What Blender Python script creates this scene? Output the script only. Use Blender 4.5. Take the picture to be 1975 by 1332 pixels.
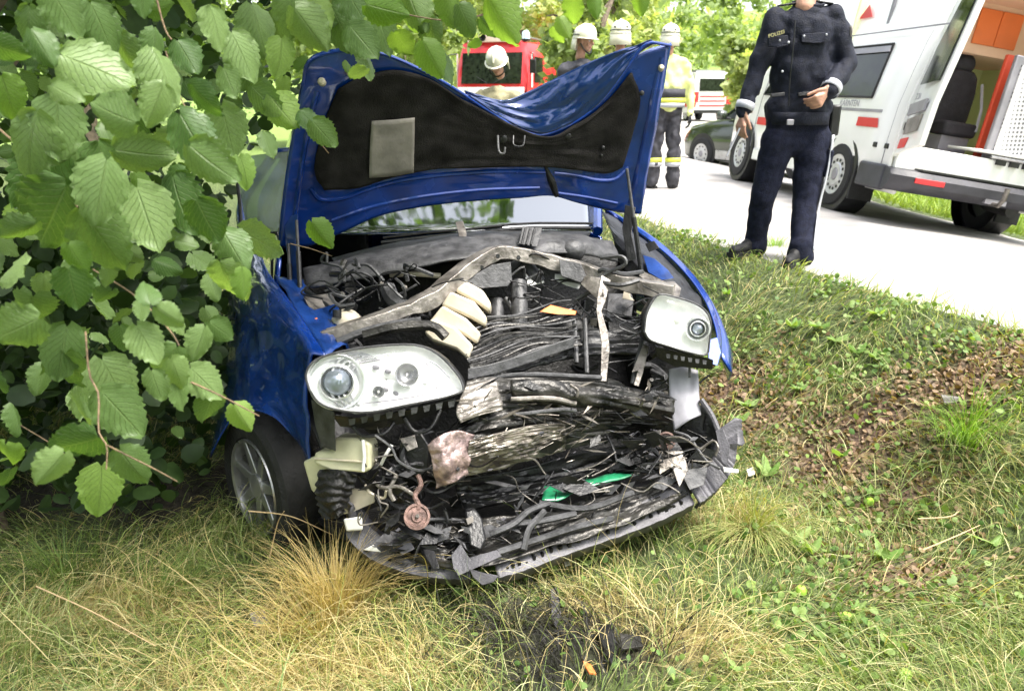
import bpy, math, random
import numpy as np
from mathutils import Vector, Matrix, noise
R = math.radians
random.seed(7); rng = np.random.default_rng(7)
scene = bpy.context.scene
for o in list(bpy.data.objects): bpy.data.objects.remove(o)
col = scene.collection

# ---------------------------------------------------------------- camera, sky, sun, exposure
F = 1500.0; IW, IH = 1975.0, 1332.0; CAMZ = 1.7
TH = math.atan(480 / F); CT, ST = math.cos(TH), math.sin(TH)
cam_d = bpy.data.cameras.new('camera'); cam = bpy.data.objects.new('camera', cam_d); col.objects.link(cam)
cam.location = (0, 0, CAMZ); cam.rotation_euler = (R(90) - TH, 0, 0)
cam_d.sensor_width = 36; cam_d.lens = 36 * F / IW; cam_d.clip_end = 2000; cam_d.clip_start = .05
cam_d.dof.use_dof = True; cam_d.dof.focus_distance = 2.9; cam_d.dof.aperture_fstop = 5.0
scene.camera = cam
world = bpy.data.worlds.new('World'); scene.world = world; world.use_nodes = True
wn = world.node_tree.nodes; wl = world.node_tree.links
sky = wn.new('ShaderNodeTexSky'); sky.sky_type = 'NISHITA'; sky.sun_disc = False
SUN_EL, SUN_AZ = R(66), R(115)      # azimuth measured from +Y towards +X
sky.sun_elevation = SUN_EL; sky.sun_rotation = SUN_AZ; sky.dust_density = 4; sky.air_density = 1.0; sky.ozone_density = .6
hs_ = wn.new('ShaderNodeHueSaturation'); hs_.inputs['Saturation'].default_value = .35; hs_.inputs['Hue'].default_value = .5
wl.new(sky.outputs[0], hs_.inputs['Color']); wl.new(hs_.outputs[0], wn['Background'].inputs[0]); wn['Background'].inputs[1].default_value = 0.15
sun_d = bpy.data.lights.new('sun', 'SUN'); sun_d.energy = 1.7; sun_d.angle = R(18); sun_d.color = (1, .95, .86)
sun = bpy.data.objects.new('sun', sun_d); col.objects.link(sun)
sd = Vector((math.sin(SUN_AZ) * math.cos(SUN_EL), math.cos(SUN_AZ) * math.cos(SUN_EL), math.sin(SUN_EL)))
sun.rotation_euler = sd.to_track_quat('Z', 'Y').to_euler()
scene.view_settings.view_transform = 'Standard'; scene.view_settings.look = 'None'
scene.view_settings.exposure = 1.95; scene.view_settings.gamma = 1
scene.render.engine = 'CYCLES'
scene.cycles.max_bounces = 8; scene.cycles.transparent_max_bounces = 16

# ---------------------------------------------------------------- picture point -> place
FW = Vector((0, CT, -ST)); UP = Vector((0, ST, CT)); RT = Vector((1, 0, 0)); CAM = Vector((0, 0, CAMZ))
def P(px, py, zc):
    return CAM + zc * (FW + (px - IW / 2) / F * RT - (py - IH / 2) / F * UP)
def PY(px, py, Y): return P(px, py, Y / (CT - (py - IH / 2) / F * ST))
def PZ(px, py, z): return P(px, py, (CAMZ - z) / (ST + (py - IH / 2) / F * CT))

# ---------------------------------------------------------------- terrain
def xe(y): return np.interp(y, [-8, 1.5, 3.57, 4.68, 7.08, 9, 12, 16, 26, 60, 90], [7, 3.4, 2.46, 1.98, 1.22, .6, -.2, -1.5, -4.5, -7, -7])
def xr(y): return np.interp(y, [-8, 2, 5, 7.8, 10.4, 14, 20, 30, 50, 90], [10, 7.2, 6.0, 5.3, 5.0, 5.6, 7.2, 11, 19, 30])
def sst(t): t = np.clip(t, 0, 1); return t * t * (3 - 2 * t)
def roadz(x, y):
    t = x - xe(y)
    base = .62 - .012 * np.clip(t, 0, 50)
    fall = .13 * np.clip(x - 3.2, 0, 2.6) * sst((y - 3) / 3) * (1 - sst((y - 16) / 10))
    return base - fall
def terr(x, y):
    x = np.asarray(x, float); y = np.asarray(y, float)
    a, b = xe(y), xr(y)
    rz = roadz(np.clip(x, a, b), y)
    s = a - x
    low = -.02 - .10 * sst((-x - .3) / 1.2) - .15 * sst((-x - 1.5) / 3)
    bl = sst(s / 1.45); left = rz * (1 - bl) + low * bl
    near = sst((y - 9) / 6)
    left = left * (1 - near) + (rz * (1 - bl * .35)) * near
    r = x - b
    hill = -.16 * sst(r / .8) + .05 * np.clip(r - 1, 0, 200) + .004 * np.clip(r - 4, 0, 40) ** 2
    right = rz + hill
    z = np.where(s > 0, left, np.where(r > 0, right, rz - .012))
    far = np.clip(y - 50, 0, 400); z = z + .085 * far + 0
    bump = .018 * np.sin(x * 5.1 + y * 2.3) * np.sin(y * 4.3 - x * 1.7) + .012 * np.sin(x * 11 + 1) * np.sin(y * 9.5)
    z = z + np.where((s > .12) | (r > .15), bump, 0)
    return z
def tz(x, y): return float(terr(x, y))

# ---------------------------------------------------------------- materials
def mat(name, c, rough=.6, metal=0., noise_=None, bump=None, coat=0., spec=.5, trans=0., c2=None, coord='Object'):
    m = bpy.data.materials.new(name); m.use_nodes = True; n = m.node_tree.nodes; l = m.node_tree.links
    b = n['Principled BSDF']; c4 = (*c, 1) if len(c) == 3 else c
    b.inputs['Base Color'].default_value = c4; b.inputs['Roughness'].default_value = rough
    b.inputs['Metallic'].default_value = metal; b.inputs['Coat Weight'].default_value = coat; b.inputs['Coat Roughness'].default_value = .04
    b.inputs['Specular IOR Level'].default_value = spec; b.inputs['Transmission Weight'].default_value = trans
    tc = n.new('ShaderNodeTexCoord')
    if noise_:
        sc, amt = noise_
        nz = n.new('ShaderNodeTexNoise'); nz.inputs['Scale'].default_value = sc; nz.inputs['Detail'].default_value = 6
        l.new(tc.outputs[coord], nz.inputs['Vector'])
        mr = n.new('ShaderNodeMapRange'); mr.inputs['From Min'].default_value = .35; mr.inputs['From Max'].default_value = .65
        l.new(nz.outputs[0], mr.inputs['Value'])
        mx = n.new('ShaderNodeMix'); mx.data_type = 'RGBA'; l.new(mr.outputs[0], mx.inputs['Factor'])
        a = c2 if c2 else tuple(k * (1 - amt) for k in c4[:3]); a = (*a, 1)
        hi = tuple(min(1, k * (1 + amt)) for k in c4[:3]) + (1,)
        mx.inputs[6].default_value = a; mx.inputs[7].default_value = hi if not c2 else c4
        l.new(mx.outputs[2], b.inputs['Base Color'])
        rr = n.new('ShaderNodeMapRange'); rr.inputs['To Min'].default_value = max(0, rough - .12); rr.inputs['To Max'].default_value = min(1, rough + .12)
        l.new(nz.outputs[0], rr.inputs['Value']); l.new(rr.outputs[0], b.inputs['Roughness'])
    if bump:
        sc, st = bump
        nb = n.new('ShaderNodeTexNoise'); nb.inputs['Scale'].default_value = sc; nb.inputs['Detail'].default_value = 5
        l.new(tc.outputs[coord], nb.inputs['Vector'])
        bm = n.new('ShaderNodeBump'); bm.inputs['Strength'].default_value = st; bm.inputs['Distance'].default_value = .01
        l.new(nb.outputs[0], bm.inputs['Height']); l.new(bm.outputs[0], b.inputs['Normal'])
    return m
def thin_glass(name, tint=(1, 1, 1), rough=.02, refl=1.0, base=.04):
    m = bpy.data.materials.new(name); m.use_nodes = True; n = m.node_tree.nodes; l = m.node_tree.links
    n.remove(n['Principled BSDF']); out = n['Material Output']
    t = n.new('ShaderNodeBsdfTransparent'); t.inputs[0].default_value = (*tint, 1)
    g = n.new('ShaderNodeBsdfGlossy'); g.inputs['Roughness'].default_value = rough
    fr = n.new('ShaderNodeFresnel'); fr.inputs[0].default_value = 1.5
    ma = n.new('ShaderNodeMath'); ma.operation = 'MULTIPLY_ADD'; ma.inputs[1].default_value = refl; ma.inputs[2].default_value = base
    ma.use_clamp = True
    mx = n.new('ShaderNodeMixShader'); l.new(fr.outputs[0], ma.inputs[0]); l.new(ma.outputs[0], mx.inputs[0])
    l.new(t.outputs[0], mx.inputs[1]); l.new(g.outputs[0], mx.inputs[2]); l.new(mx.outputs[0], out.inputs[0])
    return m
def leafmat(name, attr=False, c1=(.05, .11, .025), c2=(.12, .2, .05), tr=.45, veins=False, rough=.45, hue=None):
    """diffuse + translucent leaf; colour varies per object or by the attribute Col"""
    m = bpy.data.materials.new(name); m.use_nodes = True; n = m.node_tree.nodes; l = m.node_tree.links
    b = n['Principled BSDF']; out = n['Material Output']; b.inputs['Roughness'].default_value = rough
    b.inputs['Specular IOR Level'].default_value = .4
    if attr:
        at = n.new('ShaderNodeAttribute'); at.attribute_name = 'Col'; csock = at.outputs['Color']
    else:
        oi = n.new('ShaderNodeObjectInfo'); mx = n.new('ShaderNodeMix'); mx.data_type = 'RGBA'
        mx.inputs[6].default_value = (*c1, 1); mx.inputs[7].default_value = (*c2, 1)
        l.new(oi.outputs['Random'], mx.inputs['Factor']); csock = mx.outputs[2]
    tc = n.new('ShaderNodeTexCoord')
    nz = n.new('ShaderNodeTexNoise'); nz.inputs['Scale'].default_value = 30; l.new(tc.outputs['Object'], nz.inputs[0])
    mv = n.new('ShaderNodeMix'); mv.data_type = 'RGBA'; mv.blend_type = 'MULTIPLY'; mv.inputs['Factor'].default_value = 1
    rp = n.new('ShaderNodeMapRange'); rp.inputs['To Min'].default_value = .65; rp.inputs['To Max'].default_value = 1.3
    l.new(nz.outputs[0], rp.inputs['Value']); l.new(csock, mv.inputs[6]); l.new(rp.outputs[0], mv.inputs[7]); csock = mv.outputs[2]
    if veins:
        uv = n.new('ShaderNodeUVMap'); sp = n.new('ShaderNodeSeparateXYZ'); l.new(uv.outputs[0], sp.inputs[0])
        ab = n.new('ShaderNodeMath'); ab.operation = 'ABSOLUTE'; l.new(sp.outputs[0], ab.inputs[0])
        k = n.new('ShaderNodeMath'); k.operation = 'MULTIPLY_ADD'; k.inputs[1].default_value = -.45; l.new(ab.outputs[0], k.inputs[0]); l.new(sp.outputs[1], k.inputs[2])
        s = n.new('ShaderNodeMath'); s.operation = 'MULTIPLY'; s.inputs[1].default_value = 9; l.new(k.outputs[0], s.inputs[0])
        fr = n.new('ShaderNodeMath'); fr.operation = 'PINGPONG'; fr.inputs[1].default_value = .5; l.new(s.outputs[0], fr.inputs[0])
        v1 = n.new('ShaderNodeMapRange'); v1.inputs['From Min'].default_value = 0; v1.inputs['From Max'].default_value = .09; v1.inputs['To Min'].default_value = 1; v1.inputs['To Max'].default_value = 0
        l.new(fr.outputs[0], v1.inputs['Value'])
        v2 = n.new('ShaderNodeMapRange'); v2.inputs['From Min'].default_value = .0; v2.inputs['From Max'].default_value = .05; v2.inputs['To Min'].default_value = 1; v2.inputs['To Max'].default_value = 0
        l.new(ab.outputs[0], v2.inputs['Value'])
        mxv = n.new('ShaderNodeMath'); mxv.operation = 'MAXIMUM'; l.new(v1.outputs[0], mxv.inputs[0]); l.new(v2.outputs[0], mxv.inputs[1])
        mf = n.new('ShaderNodeMath'); mf.operation = 'MULTIPLY'; mf.inputs[1].default_value = .45; l.new(mxv.outputs[0], mf.inputs[0])
        mm = n.new('ShaderNodeMix'); mm.data_type = 'RGBA'; l.new(mf.outputs[0], mm.inputs['Factor']); l.new(csock, mm.inputs[6]); mm.inputs[7].default_value = (.26, .36, .14, 1)
        csock = mm.outputs[2]
        bp = n.new('ShaderNodeBump'); bp.inputs['Strength'].default_value = .7; bp.inputs['Distance'].default_value = .004; bp.invert = True
        l.new(mxv.outputs[0], bp.inputs['Height']); l.new(bp.outputs[0], b.inputs['Normal'])
    l.new(csock, b.inputs['Base Color'])
    t = n.new('ShaderNodeBsdfTranslucent')
    g = n.new('ShaderNodeMix'); g.data_type = 'RGBA'; g.blend_type = 'MULTIPLY'; g.inputs['Factor'].default_value = 1
    l.new(csock, g.inputs[6]); g.inputs[7].default_value = (1.4, 1.45, .5, 1); l.new(g.outputs[2], t.inputs[0])
    ms = n.new('ShaderNodeMixShader'); ms.inputs[0].default_value = tr
    l.new(b.outputs[0], ms.inputs[1]); l.new(t.outputs[0], ms.inputs[2]); l.new(ms.outputs[0], out.inputs[0])
    return m

M = dict(
    blue=mat('blue_paint', (.003, .038, .25), .24, .3, (6, .3), (25, .12), coat=.9),
    blued=mat('blue_paint_dusty', (.005, .04, .2), .42, .2, (9, .35), (40, .15), coat=.4),
    black=mat('black_plastic', (.009, .009, .01), .4, 0, (14, .5), (90, .3)),
    dark=mat('dark_grease', (.01, .0095, .0095), .55, .1, (20, .6), (70, .6)),
    pad=mat('hood_insulation_felt', (.02, .0185, .018), .95, 0, (12, .4), (160, .6), spec=.1),
    grey=mat('grey_plastic', (.05, .05, .053), .5, 0, (18, .45), (60, .4)),
    lip=mat('bumper_plastic_bare', (.12, .115, .13), .5, 0, (10, .4), (120, .3), c2=(.045, .044, .05)),
    steel=mat('bent_steel', (.3, .275, .25), .4, .5, (14, .5), (50, .5), c2=(.09, .08, .07)),
    alu=mat('crushed_aluminium', (.3, .27, .23), .34, .6, (12, .6), (50, .35), c2=(.07, .06, .05)),
    crumple=mat('sooty_metal', (.07, .066, .06), .34, .5, (7, .6), (60, .5), c2=(.006, .006, .006)),
    beige=mat('beige_plastic', (.55, .49, .38), .45, 0, (7, .15), (30, .2)),
    tank=mat('yellowed_tank_plastic', (.55, .53, .36), .4, 0, (8, .2), (30, .15)),
    white=mat('white_plastic', (.75, .75, .73), .4, 0, (10, .12)),
    chrome=mat('headlight_reflector', (.85, .86, .86), .18, .6, (15, .1)),
    lampin=mat('headlight_bezel', (.9, .91, .9), .35, .0, (25, .1)),
    rust=mat('rusty_steel', (.16, .10, .085), .7, .3, (40, .5), (80, .6)),
    orange=mat('orange_scrap', (.75, .2, .05), .5, 0, (30, .3)),
    green=mat('green_scrap', (.012, .16, .07), .35, 0, (30, .3), coat=.5),
    label=mat('faded_label', (.22, .2, .18), .7, 0, (9, .25), (40, .3)),
    rubber=mat('tyre_rubber', (.011, .011, .012), .75, 0, (25, .4), (70, .5)),
    alloy=mat('alloy_rim', (.42, .42, .43), .3, .8, (12, .15)),
    rim=mat('steel_rim', (.55, .55, .55), .4, .4, (12, .12)),
    wpaint=mat('white_vehicle_paint', (.84, .84, .81), .35, 0, (2, .05), coat=.5),
    red=mat('red_vehicle_paint', (.62, .02, .025), .35, 0, (3, .1), coat=.5),
    redm=mat('red_marking', (.62, .03, .035), .45, 0, (6, .08)),
    dgreen=mat('dark_green_paint', (.03, .04, .025), .2, .3, (3, .2), coat=1),
    glassd=mat('dark_window_glass', (.022, .03, .02), .08, 0, (9, .8), c2=(.005, .007, .006), spec=.3),
    peach=mat('peach_interior_panel', (.75, .5, .34), .6, 0, (3, .06)),
    orangep=mat('orange_cabinet_door', (.75, .17, .035), .5, 0, (4, .08)),
    redint=mat('red_interior_panel', (.75, .09, .04), .5, 0, (4, .1)),
    gframe=mat('grey_frame_metal', (.3, .29, .32), .5, .3, (6, .15)),
    bumperv=mat('van_bumper_plastic', (.04, .04, .05), .5, 0, (6, .3), (60, .2)),
    seatb=mat('black_seat_fabric', (.022, .02, .024), .8, 0, (20, .3), (80, .4)),
    skin=mat('skin', (.5, .27, .19), .5, 0, (30, .15), (120, .2)),
    hair=mat('dark_hair', (.03, .02, .015), .8),
    jacket=mat('navy_jacket_cloth', (.011, .013, .024), .72, 0, (30, .3), (140, .6), spec=.25),
    trouser=mat('navy_trouser_cloth', (.012, .014, .028), .85, 0, (30, .3), (140, .6), spec=.15),
    refl=mat('silver_reflective_tape', (.42, .43, .47), .35, .1, (25, .1)),
    yelt=mat('yellow_reflective_tape', (.75, .8, .1), .5, 0, (25, .1)),
    vest=mat('pale_yellow_hi_vis', (.72, .77, .30), .7, 0, (6, .15), (30, .4)),
    fire=mat('dark_fire_cloth', (.05, .05, .06), .8, 0, (14, .3), (40, .5)),
    khaki=mat('khaki_jacket_cloth', (.3, .27, .16), .8, 0, (10, .25), (40, .4)),
    helm=mat('cream_helmet_shell', (.8, .78, .6), .25, 0, (8, .06), coat=.6),
    boot=mat('black_boot_leather', (.01, .01, .011), .6, 0, (20, .4), (60, .4), spec=.3),
    bark=mat('grey_brown_bark', (.13, .1, .07), .9, 0, (12, .4), (30, .9)),
    twig=mat('twig_bark', (.16, .11, .06), .75, 0, (60, .4), (120, .5)),
)
M['blue_tree_refl'] = mat('blue_paint_dark_reflection', (.002, .022, .12), .14, .4, (3, .15), (50, .04), coat=1.0)  # bonnet blue darkened so dark tree reflections sit in its colour
M['clear'] = thin_glass('clear_lens_glass', (1, 1, 1), .03, .6, .01)
M['tint'] = thin_glass('windscreen_glass', (.35, .42, .38), .05, 1.6, .35)
M['pale'] = thin_glass('pale_cracked_glass', (.6, .72, .68), .25, 1.0, .45)
# ---------------------------------------------------------------- mesh helpers
def crom(pts, n):
    """Catmull-Rom resample of a list of Vectors to n points"""
    pts = [Vector(p) for p in pts]; k = len(pts)
    if k == 2: return [pts[0].lerp(pts[1], i / (n - 1)) for i in range(n)]
    out = []
    for i in range(n):
        t = i / (n - 1) * (k - 1); j = min(int(t), k - 2); t -= j
        p1, p2 = pts[j], pts[j + 1]; p0 = pts[j - 1] if j > 0 else 2 * p1 - p2; p3 = pts[j + 2] if j + 2 < k else 2 * p2 - p1
        out.append(.5 * ((2 * p1) + (p2 - p0) * t + (2 * p0 - 5 * p1 + 4 * p2 - p3) * t * t + (3 * p1 - p0 - 3 * p2 + p3) * t ** 3))
    return out
class B:
    def __init__(s): s.v = []; s.f = []
    def add(s, vs, fs):
        k = len(s.v); s.v += [tuple(v) for v in vs]; s.f += [tuple(i + k for i in f) for f in fs]; return s
    def hull(s, a, b):
        """two quads a,b -> closed box"""
        return s.add(list(a) + list(b), [(3, 2, 1, 0), (4, 5, 6, 7), (0, 1, 5, 4), (1, 2, 6, 5), (2, 3, 7, 6), (3, 0, 4, 7)])
    def box(s, c, size, rot=None):
        c = Vector(c); hx, hy, hz = [k / 2 for k in size]
        q = [Vector((x, y, z)) for z in (-hz, hz) for x, y in ((-hx, -hy), (hx, -hy), (hx, hy), (-hx, hy))]
        if rot: q = [rot @ p for p in q]
        q = [c + p for p in q]; return s.hull(q[:4], q[4:])
    def prism(s, pts, off):
        n = len(pts); pts = [Vector(p) for p in pts]; off = Vector(off)
        return s.add(pts + [p + off for p in pts], [tuple(range(n))] + [tuple(range(2 * n - 1, n - 1, -1))] + [(i, (i + n), (i + 1) % n + n, (i + 1) % n) for i in range(n)])
    def loft(s, rings, cap=True, closed=True):
        n = len(rings[0]); k = len(rings); vs = [p for r in rings for p in r]; fs = []
        for i in range(k - 1):
            for j in range(n if closed else n - 1):
                j2 = (j + 1) % n; fs.append((i * n + j, i * n + j2, (i + 1) * n + j2, (i + 1) * n + j))
        if cap: fs += [tuple(range(n - 1, -1, -1)), tuple(range((k - 1) * n, k * n))]
        return s.add(vs, fs)
    def grid(s, rows): return s.loft(rows, cap=False, closed=False)
    def tube(s, pts, r, n=8, smooth=0):
        pts = [Vector(p) for p in pts]
        if smooth: pts = crom(pts, smooth)
        k = len(pts); rs = r if isinstance(r, (list, tuple)) else [r] * k
        if len(rs) != k: rs = [float(k_) for k_ in np.interp(np.linspace(0, 1, k), np.linspace(0, 1, len(rs)), rs)]
        rings = []; t0 = (pts[1] - pts[0]).normalized(); up = Vector((0, 0, 1)) if abs(t0.z) < .9 else Vector((1, 0, 0))
        u = t0.cross(up).normalized()
        for i in range(k):
            t = (pts[min(i + 1, k - 1)] - pts[max(i - 1, 0)]).normalized(); u = (u - t * u.dot(t)).normalized(); w = t.cross(u)
            rings.append([pts[i] + rs[i] * (math.cos(a) * u + math.sin(a) * w) for a in [2 * math.pi * j / n for j in range(n)]])
        return s.loft(rings)
    def lathe(s, c, axis, prof, n=24, cap=True):
        c = Vector(c); ax = Vector(axis).normalized(); u = ax.orthogonal().normalized(); w = ax.cross(u)
        return s.loft([[c + ax * h + r * (math.cos(a) * u + math.sin(a) * w) for a in [2 * math.pi * j / n for j in range(n)]] for h, r in prof], cap=cap)
    def ell(s, c, r, rot=None, n=16, m=10):
        c = Vector(c); rings = []
        for i in range(m + 1):
            ph = math.pi * (i + .02) / (m + .04); rr = math.sin(ph)
            ring = [Vector((r[0] * rr * math.cos(a), r[1] * rr * math.sin(a), r[2] * math.cos(ph))) for a in [2 * math.pi * j / n for j in range(n)]]
            if rot: ring = [rot @ p for p in ring]
            rings.append([c + p for p in ring][::-1])
        return s.loft(rings)
    def capsule(s, p0, p1, r0, r1, flat=1., n=14):
        """tapered limb, depth (Y) scaled by flat"""
        p0, p1 = Vector(p0), Vector(p1); t = (p1 - p0); L = t.length; t.normalize()
        u = t.cross(Vector((0, 1, 0)));  u = Vector((1, 0, 0)) if u.length < .1 else u.normalized(); w = t.cross(u)
        prof = [(-r0 * .95, r0 * .3), (-r0 * .7, r0 * .71), (-r0 * .3, r0 * .95), (0, r0)] + [(L * k / 4, r0 + (r1 - r0) * k / 4) for k in (1, 2, 3)] + [(L, r1), (L + r1 * .3, r1 * .95), (L + r1 * .7, r1 * .71), (L + r1 * .95, r1 * .3)]
        rings = [[p0 + t * h + rr * (math.cos(a) * u + math.sin(a) * w * flat) for a in [2 * math.pi * j / n for j in range(n)]] for h, rr in prof]
        return s.loft(rings)
    def mesh(s, name, m=None, smooth=True, ang=35):
        me = bpy.data.meshes.new(name); me.from_pydata(s.v, [], s.f); me.update()
        if smooth:
            me.polygons.foreach_set('use_smooth', [True] * len(me.polygons)); me.set_sharp_from_angle(angle=R(ang))
        if m: me.materials.append(m)
        return me
def tag(o, label=None, cat=None, group=None, kind=None):
    for k, v in (('label', label), ('category', cat), ('group', group), ('kind', kind)):
        if v: o[k] = v
    return o
def empty(name, loc, label, cat, group=None, rot=None):
    o = bpy.data.objects.new(name, None); col.objects.link(o); o.empty_display_size = .1
    mw = Matrix.Translation(Vector(loc)) @ (rot.to_4x4() if rot else Matrix.Identity(4)); o.matrix_basis = mw; o['_w'] = 1
    del o['_w']; return tag(o, label, cat, group)
def wm(o): return (wm(o.parent) @ o.matrix_parent_inverse @ o.matrix_basis) if o.parent else o.matrix_basis.copy()
def fixn(me):
    import bmesh
    bm = bmesh.new(); bm.from_mesh(me); bmesh.ops.recalc_face_normals(bm, faces=bm.faces); bm.to_mesh(me); bm.free()
def obj(name, b, m, parent=None, world_=True, smooth=True, ang=35, bevel=0, solid=0, sub=0, label=None, kind=None, fix=True):
    """one mesh object; with world_ the mesh is in world space even under a placed parent"""
    me = b if isinstance(b, bpy.types.Mesh) else b.mesh(name, m, smooth, ang)
    if fix and not isinstance(b, bpy.types.Mesh): fixn(me)
    o = bpy.data.objects.new(name, me); col.objects.link(o)
    if parent:
        o.parent = parent
        if world_:
            pm = wm(parent)
            o.matrix_parent_inverse = pm.inverted()
    if solid: md = o.modifiers.new('s', 'SOLIDIFY'); md.thickness = solid; md.offset = 0
    if bevel:
        md = o.modifiers.new('b', 'BEVEL'); md.width = bevel; md.segments = 2; md.limit_method = 'ANGLE'; md.harden_normals = False
    if sub: md = o.modifiers.new('u', 'SUBSURF'); md.levels = sub; md.render_levels = sub
    if label: o['label'] = label
    if kind: o['kind'] = kind
    return o
def bake(o):
    """apply modifiers by evaluation"""
    dg = bpy.context.evaluated_depsgraph_get(); dg.update(); me = bpy.data.meshes.new_from_object(o.evaluated_get(dg))
    o.modifiers.clear(); o.data = me; return o
def patch(rows, nu, nv, wr=None, seed=0, toward=None):
    """smooth sheet through rows of (px,py,zc) or Vectors; wr=(amp, fu, fv) crumples it along its normal"""
    rows = [crom([p if isinstance(p, Vector) else P(*p) for p in r], nu) for r in rows]
    cols = [crom([r[i] for r in rows], nv) for i in range(nu)]
    g = [[cols[i][j] for i in range(nu)] for j in range(nv)]
    if wr:
        amp, fu, fv = wr[:3]; g2 = []
        for j in range(nv):
            row = []
            for i in range(nu):
                a, b_ = g[j][min(i + 1, nu - 1)] - g[j][max(i - 1, 0)], g[min(j + 1, nv - 1)][i] - g[max(j - 1, 0)][i]
                nn = a.cross(b_); nn = nn.normalized() if nn.length > 1e-9 else Vector((0, -1, 0))
                q = Vector((i / nu * fu, j / nv * fv, seed * 7.3))
                d = (1 - 2 * abs(noise.noise(q))) * .7 + noise.noise(q * 2.7) * .5
                if len(wr) > 3:
                    ph = 6.283 * (j / nv * fv * .5 + 1.6 * noise.noise(Vector((q.x * .6, q.y * .12, q.z)))); s_ = math.sin(ph); d = .35 + .75 * (abs(s_) ** .6) * (1 if s_ > 0 else -1) * (.55 + .45 * noise.noise(q * .8)) + .35 * noise.noise(Vector((q.x * 4, q.y * 2, 3)))
                row.append(g[j][i] + nn * amp * (d - .35))
            g2.append(row)
        g = g2
    return B().grid(g)
def outline_dome(pts, bulge, rings=6, center=None):
    """closed outline -> domed cap bulging by vector"""
    c = center or sum(pts, Vector()) / len(pts); b = B(); rr = []
    for k in range(rings + 1):
        t = 1 - k / rings * .98; h = math.sqrt(max(0, 1 - t * t)); rr.append([c + (p - c) * t + bulge * h for p in pts])
    return b.loft(rr, cap=False)
def text(name, s, size, m, parent, mat4, depth=.001):
    cu = bpy.data.curves.new(name, 'FONT'); cu.body = s; cu.size = size; cu.extrude = depth; cu.align_x = 'CENTER'; cu.align_y = 'CENTER'
    t = bpy.data.objects.new(name, cu); col.objects.link(t)
    dg = bpy.context.evaluated_depsgraph_get(); dg.update(); me = bpy.data.meshes.new_from_object(t.evaluated_get(dg)); bpy.data.objects.remove(t)
    me.transform(mat4); me.materials.clear(); me.materials.append(m); return obj(name, me, m, parent)
def npmesh(name, V, Fq, m, C=None, smooth=False):
    """numpy verts (n,3), quads or tris (k,3|4), per-vertex colour"""
    me = bpy.data.meshes.new(name); k = Fq.shape[1]
    me.vertices.add(len(V)); me.vertices.foreach_set('co', V.astype(np.float32).ravel())
    me.loops.add(Fq.size); me.loops.foreach_set('vertex_index', Fq.astype(np.int32).ravel())
    me.polygons.add(len(Fq)); me.polygons.foreach_set('loop_start', np.arange(0, Fq.size, k, dtype=np.int32))
    if smooth: me.polygons.foreach_set('use_smooth', np.ones(len(Fq), bool))
    me.update(calc_edges=True); me.validate()
    if C is not None:
        a = me.color_attributes.new('Col', 'FLOAT_COLOR', 'POINT'); a.data.foreach_set('color', np.c_[C, np.ones(len(C))].astype(np.float32).ravel())
    me.materials.append(m); return me
# ---------------------------------------------------------------- ground and road
def groundmat():
    m = bpy.data.materials.new('verge_soil'); m.use_nodes = True; n = m.node_tree.nodes; l = m.node_tree.links; b = n['Principled BSDF']; b.inputs['Roughness'].default_value = .95
    tc = n.new('ShaderNodeTexCoord'); at = n.new('ShaderNodeAttribute'); at.attribute_name = 'Col'
    nz = n.new('ShaderNodeTexNoise'); nz.inputs['Scale'].default_value = 38; nz.inputs['Detail'].default_value = 8; l.new(tc.outputs['Object'], nz.inputs[0])
    r = n.new('ShaderNodeMapRange'); r.inputs['From Min'].default_value = .3; r.inputs['From Max'].default_value = .7; r.inputs['To Min'].default_value = .4; r.inputs['To Max'].default_value = 1.7; l.new(nz.outputs[0], r.inputs['Value'])
    mx = n.new('ShaderNodeMix'); mx.data_type = 'RGBA'; mx.blend_type = 'MULTIPLY'; mx.inputs['Factor'].default_value = 1
    l.new(at.outputs['Color'], mx.inputs[6]); l.new(r.outputs[0], mx.inputs[7]); l.new(mx.outputs[2], b.inputs['Base Color'])
    bm = n.new('ShaderNodeBump'); bm.inputs['Strength'].default_value = 1; bm.inputs['Distance'].default_value = .03; l.new(nz.outputs[0], bm.inputs['Height']); l.new(bm.outputs[0], b.inputs['Normal'])
    return m
# soil / straw / scorched zones on the ground (real ground cover colour, except the painted shade under the bush)
def gau(x, y, cx, cy, rx, ry): return np.exp(-(((x - cx) / rx) ** 2 + ((y - cy) / ry) ** 2))
def zonept(px, py):
    z = .1
    for _ in range(12):
        p = PZ(px, py, z); z = .5 * z + .5 * tz(p.x, p.y)
    return p
ZS = [(zonept(1640, 850), .30, .22), (zonept(1500, 800), .2, .1), (zonept(1850, 740), .26, .12), (zonept(1400, 745), .16, .14), (zonept(1740, 1110), .16, .06), (zonept(1930, 690), .2, .1), (zonept(1740, 960), .16, .08)]
ZY = [(zonept(640, 1150), .22, .16), (zonept(600, 1300), .5, .14), (zonept(1330, 1240), .22, .1), (zonept(240, 1180), .35, .12), (zonept(1150, 1180), .2, .1), (zonept(1400, 1010), .2, .1)]
ZB = [(zonept(1080, 1230), .24, .17), (zonept(980, 1180), .2, .1), (zonept(1190, 1270), .16, .1), (zonept(1060, 1300), .16, .1)]
ZSHADE = [(zonept(60, 960), .5, .24), (zonept(300, 960), .42, .24), (zonept(450, 930), .25, .35)]  # near-black soil and thinned grass paint in the hazel's shade
def zone(zs, x, y):
    r = 0
    for p, a, b in zs: r = np.maximum(r, gau(x, y, p.x, p.y, a, b))
    return r
xs = np.unique(np.concatenate([np.linspace(-260, -12, 40), np.linspace(-12, -4, 40), np.linspace(-4, 6, 220), np.linspace(6, 14, 60), np.linspace(14, 300, 60)]))
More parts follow.
